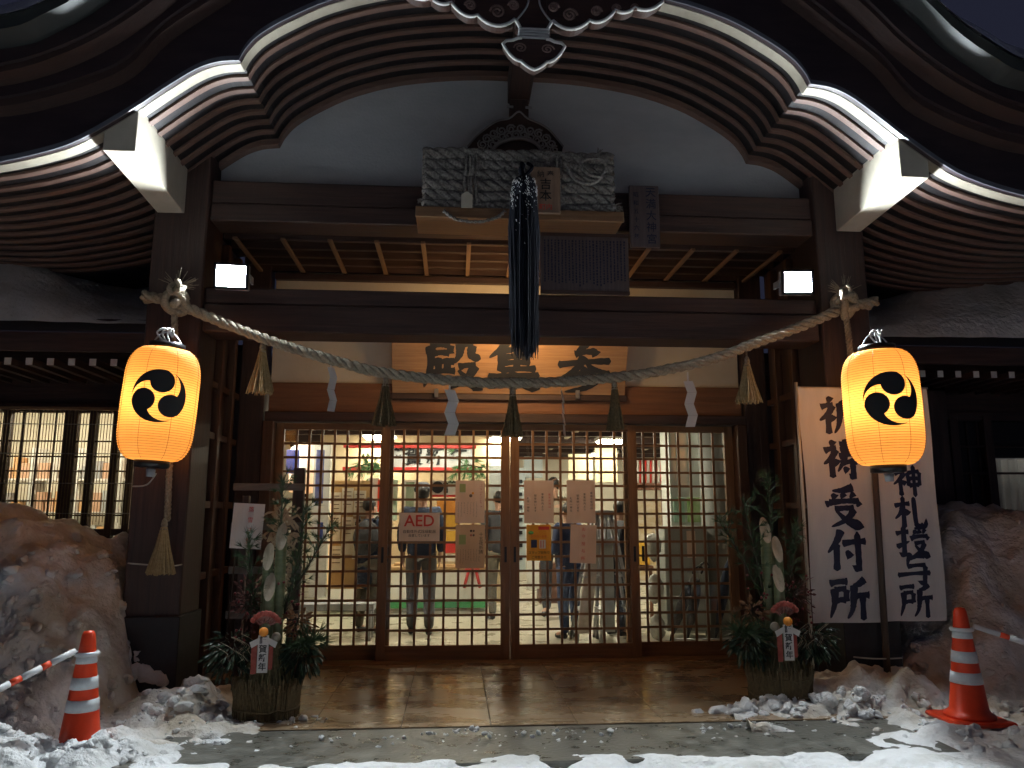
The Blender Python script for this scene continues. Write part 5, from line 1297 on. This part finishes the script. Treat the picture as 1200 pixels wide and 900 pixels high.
def facing(px0, px1, py0, py1, Y, m, name, label, cat, th=.03, frame=None):
    a = at(px0, py0, Y); b = at(px1, py1, Y); t = simple(name, label, cat, ((a.x+b.x)/2, Y, b.z))
    part(MB().box(a.x, b.x, Y, Y+th, b.z, a.z), 'panel', m, t, bevel=.003)
    if frame:
        w_ = .03
        for (q0, q1, r0, r1) in ((a.x-w_, a.x, b.z-w_, a.z+w_), (b.x, b.x+w_, b.z-w_, a.z+w_), (a.x, b.x, b.z-w_, b.z), (a.x, b.x, a.z, a.z+w_)): part(MB().box(q0, q1, Y-.01, Y+th, r0, r1), 'frame', frame, t)
    return t, a, b
t, a, b = facing(447, 556, 525, 548, 10.4, mat('pale_banner', (.66, .70, .70), .6), 'greeting_board', 'long white board with four brushed new year characters and red borders', 'sign')
part(MB().box(a.x-.5, b.x+.02, 10.36, 10.44, a.z, a.z+.05), 'red_border', REDP, t); part(MB().box(a.x-.5, b.x+.02, 10.36, 10.44, b.z-.05, b.z), 'red_border', REDP, t)
for ch, px in zip('謹賀新年', (463, 485, 510, 538)): lettering(ch, .25, INK, at(px, 536.5, 10.38), t, 'brushed_character', bold=.02, rough=.04)
t, a, b = facing(506, 545, 563, 580, 11.0, WPAN, 'small_sign', 'small white sign with a crest and the character for congratulation', 'sign'); lettering('謹', .19, INK, at(527, 572, 10.98), t, 'brushed_character', bold=.02)
part(MB().ball(at(513, 571, 10.985), .085, 10, (1, .05, 1)), 'crest', INK, t); part(MB().box(a.x, b.x, 10.97, 10.99, b.z-.03, b.z), 'red_border', REDP, t)
def shelf_row(px0, px1, py, items):
    pass
for px0, px1, py0, py1, m, lab in ((512, 534, 585, 602, ORNG, 'orange display box on the upper shelf behind the capped person'), (522, 536, 603, 621, YLW, 'yellow display box under the orange one'), (521, 536, 622, 634, YLW, 'smaller yellow display box above the red one'),
                                  (520, 536, 636, 648, REDP, 'red display box by the AED notice edge'), (520, 536, 650, 658, WPAN, 'pale display box lowest on the counter'), (462, 470, 660, 668, TANP, 'tan box on the left end of the counter')):
    facing(px0, px1, py0, py1, 11.75, m, 'display_box', lab, 'box', .2)
facing(476, 485, 565, 595, 12.0, mat('picture_green', (.2, .3, .2), .5, (.4, .45, .35), (9, 9, 9)), 'framed_picture', 'white-framed greenish picture left of the capped person', 'picture', frame=WPAN)
facing(443, 447, 562, 600, 11.2, mat('vivid_red_panel', (.75, .08, .03), .5), 'red_strip_sign', 'narrow vivid red upright strip beside the inner door stile', 'sign'); facing(431, 442, 560, 640, 11.25, WPAN, 'white_panel_sign', 'white upright panel left of the vivid red strip', 'panel')
facing(456, 465, 562, 610, 11.2, mat('green_white_panel', (.2, .45, .3), .5, (.6, .65, .55), (3, 3, 3)), 'green_strip_sign', 'green and white upright strip right of the inner door stile', 'sign')
struct(MB().box(at(372, 600, 12.6).x, at(600, 600, 12.6).x, 12.6, 12.7, 0, 2.7).build('counter_back_wall', mat('back_wall', (.55, .42, .25), .6, (.62, .5, .32), (2, 2, 2))))
# notice board on the left
t, a, b = facing(384, 431, 563, 690, 9.6, TANP, 'notice_board', 'tan notice board covered in papers behind the leftmost door', 'notice board', .04)
for i, (q0, q1, r0, r1) in enumerate(((387, 399, 577, 600), (401, 413, 572, 602), (415, 428, 575, 605), (386, 398, 603, 634), (401, 412, 606, 650), (414, 429, 608, 655), (388, 400, 640, 668))):
    A, B = at(q0, r0, 9.58), at(q1, r1, 9.58); part(MB().box(A.x, B.x, 9.58, 9.598, B.z, A.z), 'pinned_paper', mat('aged_paper', (.55, .48, .36), .7, (.62, .56, .44), (6, 6, 6)), t)
    for k in range(4): part(MB().box(A.x+.02, B.x-.02, 9.576, 9.579, A.z-.05-.05*k, A.z-.04-.05*k), 'printed_line', GREYINK, t)
facing(369, 381, 520, 700, 9.3, WPAN, 'white_pillar', 'white square pillar inside the leftmost door', 'pillar', .12)
for (q0, q1, r0, r1, m, nm) in ((336, 350, 527, 555, BLUEP, 'dark blue hanging cloth farthest left inside'), (371, 378, 527, 590, mat('blue_white_cloth', (.05, .07, .33), .6, (.3, .32, .5), (9, 9, 5)), 'long blue and white hanging cloth on the white pillar'), (372, 378, 612, 632, BLUEP, 'small blue printed sheet on the white pillar')):
    facing(q0, q1, r0, r1, 9.2, m, 'hanging_cloth', nm, 'cloth', .01)
t = simple('orange_wall_lamp', 'glowing orange paper wall lamp inside the leftmost door', 'lamp', at(357, 540, 9.6)); part(MB().lathe([(.05, -.40), (.17, -.38), (.19, -.1), (.17, .15), (.08, .22)], 18), 'lamp_shade', emis('orange_lamp_shade', (1, .45, .15), .75), t, True); part(MB().lathe([(.06, -.44), (.06, -.40)], 12), 'lamp_base', BLACK, t, True)
facing(380, 384, 590, 690, 9.4, emis('amber_lit_strip', (1, .5, .12), .7), 'lit_strip', 'amber glowing upright strip beside the notice board', 'lamp', .02)
# bench with small plant
t = simple('low_bench', 'grey low bench before the notice board', 'bench', at(390, 705, 9.0)); A, B = at(350, 708, 9.0), at(438, 716, 9.0)
part(MB().box(A.x, B.x, 9.0, 9.35, B.z, A.z), 'seat', GREYM, t, bevel=.006)
for x in (A.x+.05, B.x-.05): part(MB().box(x-.02, x+.02, 9.02, 9.06, 0, B.z), 'leg', GREYM, t); part(MB().box(x-.02, x+.02, 9.29, 9.33, 0, B.z), 'leg', GREYM, t)
# red leaflet stand with legs
t = simple('red_stool', 'small red stool on the white counter', 'stool', at(560, 660, 11.5)); A = at(549, 668, 11.52)
for px in (549, 558): p = at(px, 669, 11.53); part(MB().tube([p, p+Vector((.06*(1 if px > 550 else -1), 0, -.24))], .025, 6), 'leg', REDP, t)
part(MB().box(at(545, 660, 11.5).x, at(562, 660, 11.5).x, 11.48, 11.54, at(545, 669, 11.5).z, at(545, 664, 11.5).z), 'seat', REDP, t)
# garlands of green
for px, lab in ((428, 'green pine spray left of the greeting board'), (548, 'green pine spray at the right end of the greeting board')):
    p = at(px, 548, 10.2); t = simple('pine_spray', lab, 'plant', p); mb = MB()
    for i in range(30): q = Vector((R.gauss(0, .12), R.gauss(0, .05), R.gauss(0, .08))); needles(mb, q, (R.gauss(0, 1), 0, -.8), 14, .17, .004)
    stuff(part(mb, 'needles', mat('bright_pine', (.05, .14, .04), .6), t, True)); part(MB().tube([(-.2, 0, 0), (0, 0, .04), (.2, 0, 0)], .01, 5), 'branch', TWIG, t, True)
# price list of charms behind centre doors
t, a, b = facing(601, 616, 548, 668, 11.0, mat('pale_blue_panel', (.52, .60, .62), .5), 'price_list', 'pale blue upright price list left of the peach notice', 'sign')
for i in range(7): A = at(604, 562+i*15, 10.98); part(MB().box(A.x, A.x+.10, 10.975, 10.985, A.z-.05, A.z), 'printed_line', INK, t)
facing(614, 636, 535, 560, 11.3, mat('pale_blue_panel2', (.55, .64, .66), .5), 'small_sign', 'pale sign above the first peach notice', 'sign'); facing(617, 632, 657, 690, 11.0, WPAN, 'floor_sign', 'white floor sign under the orange poster', 'sign')
facing(666, 695, 532, 562, 13.0, mat('bright_cream', (.75, .68, .45), .5), 'cream_screen', 'bright cream screen above the second peach notice', 'screen'); facing(697, 724, 525, 565, 13.2, mat('warm_cream', (.7, .58, .36), .5), 'cream_screen', 'warmer cream screen near the right inner stile', 'screen')
facing(632, 660, 660, 710, 12.5, BRN, 'brown_cabinet', 'dark brown cabinet behind the person in blue', 'cabinet', .4)
facing(573, 592, 545, 640, 12.4, mat('grey_blue_panel', (.42, .46, .46), .6), 'grey_partition', 'grey-blue partition right of the twin posters', 'partition', .05)
# red-white arrows rack
t = simple('arrow_rack', 'wooden rack of red and white new year arrows', 'rack', at(765, 560, 10.5))
A, B = at(742, 566, 10.5), at(782, 574, 10.5); part(MB().box(A.x, B.x, 10.5, 10.8, B.z, A.z), 'rack_board', BRN, t)
for i in range(12):
    p = at(744+i*3.1, 538, 10.6+.02*(i % 3)); q = at(744+i*3.1, 566, 10.6); part(MB().tube([p, q], .016, 5), 'arrow_shaft', WPAN if i % 2 else REDP, t)
for x in (A.x+.03, B.x-.03): part(MB().box(x-.025, x+.025, 10.6, 10.65, 0, B.z), 'leg', BRN, t)
facing(744, 782, 585, 680, 11.5, mat('warm_goods', (.55, .40, .2), .6, (.7, .62, .5), (4, 4, 8)), 'goods_display', 'pale goods display below the arrow rack', 'display', .2)
facing(742, 762, 636, 662, 10.2, YLW, 'yellow_carton', 'yellow carton by the right inner stile', 'carton', .25); 
t = simple('table_stand', 'dark small table under the yellow carton', 'table', at(752, 700, 10.2)); A, B = at(741, 663, 10.2), at(765, 668, 10.2); part(MB().box(A.x, B.x, 10.15, 10.5, B.z, A.z), 'table_top', BRN, t)
for x in (A.x+.03, B.x-.03): part(MB().box(x-.02, x+.02, 10.18, 10.22, 0, B.z), 'leg', BRN, t)
A = at(783, 500, 9.3); B = at(800, 700, 9.3); t = simple('square_column', 'pale square column inside the rightmost door', 'column', (A.x+.2, 9.4, 0)); part(MB().box(A.x, A.x+.45, 9.3, 9.7, 0, 2.7), 'shaft', mat('pale_grey_wall', (.52, .54, .50), .7), t)
x = at(846, 600, 9.0).x; t = simple('round_column', 'round grey column inside the rightmost door', 'column', (x, 9.05, 0)); part(MB().lathe([(.20, 0), (.20, 2.72)], 32, (x-.03, 9.05, 0)), 'shaft', mat('grey_column', (.25, .26, .25), .6), t)
t, a, b = facing(789, 803, 583, 612, 9.25, mat('mint_print', (.35, .55, .42), .6), 'wall_poster', 'mint poster on the square column', 'poster', .01); t, a, b = facing(805, 821, 583, 612, 9.24, mat('lime_print', (.25, .45, .12), .6, (.45, .55, .3), (9, 9, 9)), 'wall_poster', 'lime green poster on the column', 'poster', .01)
A = at(778, 617, 8.8); B = at(832, 700, 8.8); t = simple('grey_cabinet', 'grey office cabinet with stickers inside the rightmost door', 'cabinet', ((A.x+B.x)/2, 8.9, 0))
part(MB().box(A.x, B.x, 8.8, 9.2, .1, A.z), 'body', mat('cabinet_grey', (.36, .38, .35), .5), t, bevel=.01); part(MB().box(A.x+.26, A.x+.36, 8.79, 8.799, A.z-.35, A.z-.05), 'sticker', PINKP, t); part(MB().box(A.x+.25, B.x-.04, 8.785, 8.799, A.z-.52, A.z-.46), 'handle', GREYM, t, bevel=.003)
# plastic-wrapped bags
for px, py, lab in ((765, 640, 'upper clear plastic bag beside the grey cabinet'), (768, 690, 'lower clear plastic bag beside the grey cabinet'), (770, 735, 'white bag on the floor beside the umbrella stand')):
    p = at(px, py, 8.7); mb = MB(); mb.ball((0, 0, 0), .13, 10, (.7, .6, 1.2))
    mb.v = [tuple(Vector(v)+noise.noise_vector(Vector(v)*14+Vector((px, 0, 0)))*.035) for v in mb.v]; o = mb.build('plastic_bag', mat('plastic_film', (.55, .56, .52), .2, (.7, .7, .66), (12, 12, 12), .5), loc=p); tag(o, lab, 'bag')
# umbrellas
def umbrella(p0, p1, m, lab):
    t = simple('closed_umbrella', lab, 'umbrella', p0); p0, p1 = Vector(p0), Vector(p1); P = [p0.lerp(p1, i/8) for i in range(9)]
    part(MB().tube(P[:8], [.006, .02, .035, .048, .055, .058, .05, .02], 10), 'canopy', m, t); part(MB().tube([P[7], P[8]], .006, 6), 'shaft', STEEL, t)
    d = (p1-p0).normalized(); part(MB().tube(spline([p1, p1+d*.06, p1+d*.10+Vector((.04, 0, 0)), p1+d*.06+Vector((.09, 0, 0)), p1+Vector((.09, 0, 0))], 5), .011, 6), 'handle', BLACK, t)
umbrella(ground(785, 752), at(812, 672, 8.1), CHAR, 'grey closed umbrella leaning at the left of the stand'); umbrella(ground(805, 752), at(820, 668, 8.2), CHAR, 'black closed umbrella with curved handle leaning in the middle')
umbrella(ground(838, 752), at(858, 640, 8.15), NAVY, 'navy closed umbrella leaning at the right of the stand')
t = simple('umbrella_stand', 'metal rail umbrella stand behind the rightmost door', 'umbrella stand', ground(820, 755))
A, B = at(786, 700, 8.15), at(868, 700, 8.15)
for z in (A.z, .12): part(MB().tube([(A.x, 8.12, z), (B.x, 8.12, z)], .012, 6), 'rail', STEEL, t)
for x in (A.x, (A.x+B.x)/2, B.x): part(MB().tube([(x, 8.12, 0), (x, 8.12, A.z)], .012, 6), 'upright', STEEL, t)
for k, (px0, px1) in enumerate(((848, 872), (856, 876))):
    A, B = ground(px0, 745), at(px1, 600+20*k, 8.3); tag(MB().tube([A, B], .014, 6).build('broom_handle', SHELF), ['long wooden pole leaning by the round column', 'second wooden pole leaning nearest the door jamb'][k], 'pole')
# folding stands
def aframe(px0, px1, pxt, pyt, pyb, Y, m, lab):
    tp = at(pxt, pyt, Y); l, r = at(px0, pyb, Y), at(px1, pyb, Y); t = simple('folding_stand', lab, 'stand', ((l.x+r.x)/2, Y, 0))
    for p, s in ((l, -1), (r, 1)):
        for dy in (-.16, .16):
            part(MB().tube([Vector((p.x, Y+dy*1.3, .0)), tp+Vector((s*.03, dy*.4, 0))], .022, 6), 'leg', STEEL, t)
        for q in (.25, .5, .75):
            a = Vector((p.x, Y, 0)).lerp(tp, q); part(MB().box(a.x-.03, a.x+.03, Y-.17, Y+.17, a.z-.01, a.z+.01), 'step', STEEL, t)
    part(MB().box(tp.x-.09, tp.x+.09, Y-.10, Y+.10, tp.z-.02, tp.z+.02), 'top_plate', STEEL, t, bevel=.004)
    # slanted poster panel
    A = [Vector((l.x+.01, Y-.22, .12)), Vector((l.x+.16, Y-.22, .12)), tp+Vector((.03, -.12, -.3)), tp+Vector((-.10, -.12, -.3))]
    part(MB().add(A+[p+Vector((0, .01, 0)) for p in A], [(0, 1, 2, 3), (7, 6, 5, 4), (0, 4, 5, 1), (1, 5, 6, 2), (2, 6, 7, 3), (3, 7, 4, 0)]), 'panel', m, t)
aframe(672, 704, 697, 600, 752, 8.8, mat('floral_print', (.45, .42, .36), .6, (.6, .5, .45), (14, 14, 14)), 'folding stand with a printed slanted panel behind the creased sheet')
aframe(700, 742, 712, 600, 745, 8.9, mat('silver_print', (.40, .43, .40), .4), 'silver folding step stand by the right inner stile')
tag(MB().lathe([(.10, 0), (.12, .03), (.10, .06), (.02, .065)], 20, tuple(ground(680, 740, 0.0)+Vector((0, 0, .1)))).build('green_basin', mat('teal_plastic', (.10, .28, .22), .5)), 'green basin at the foot of the folding stand', 'basin')
# hexagon: greenish festoon nothing else
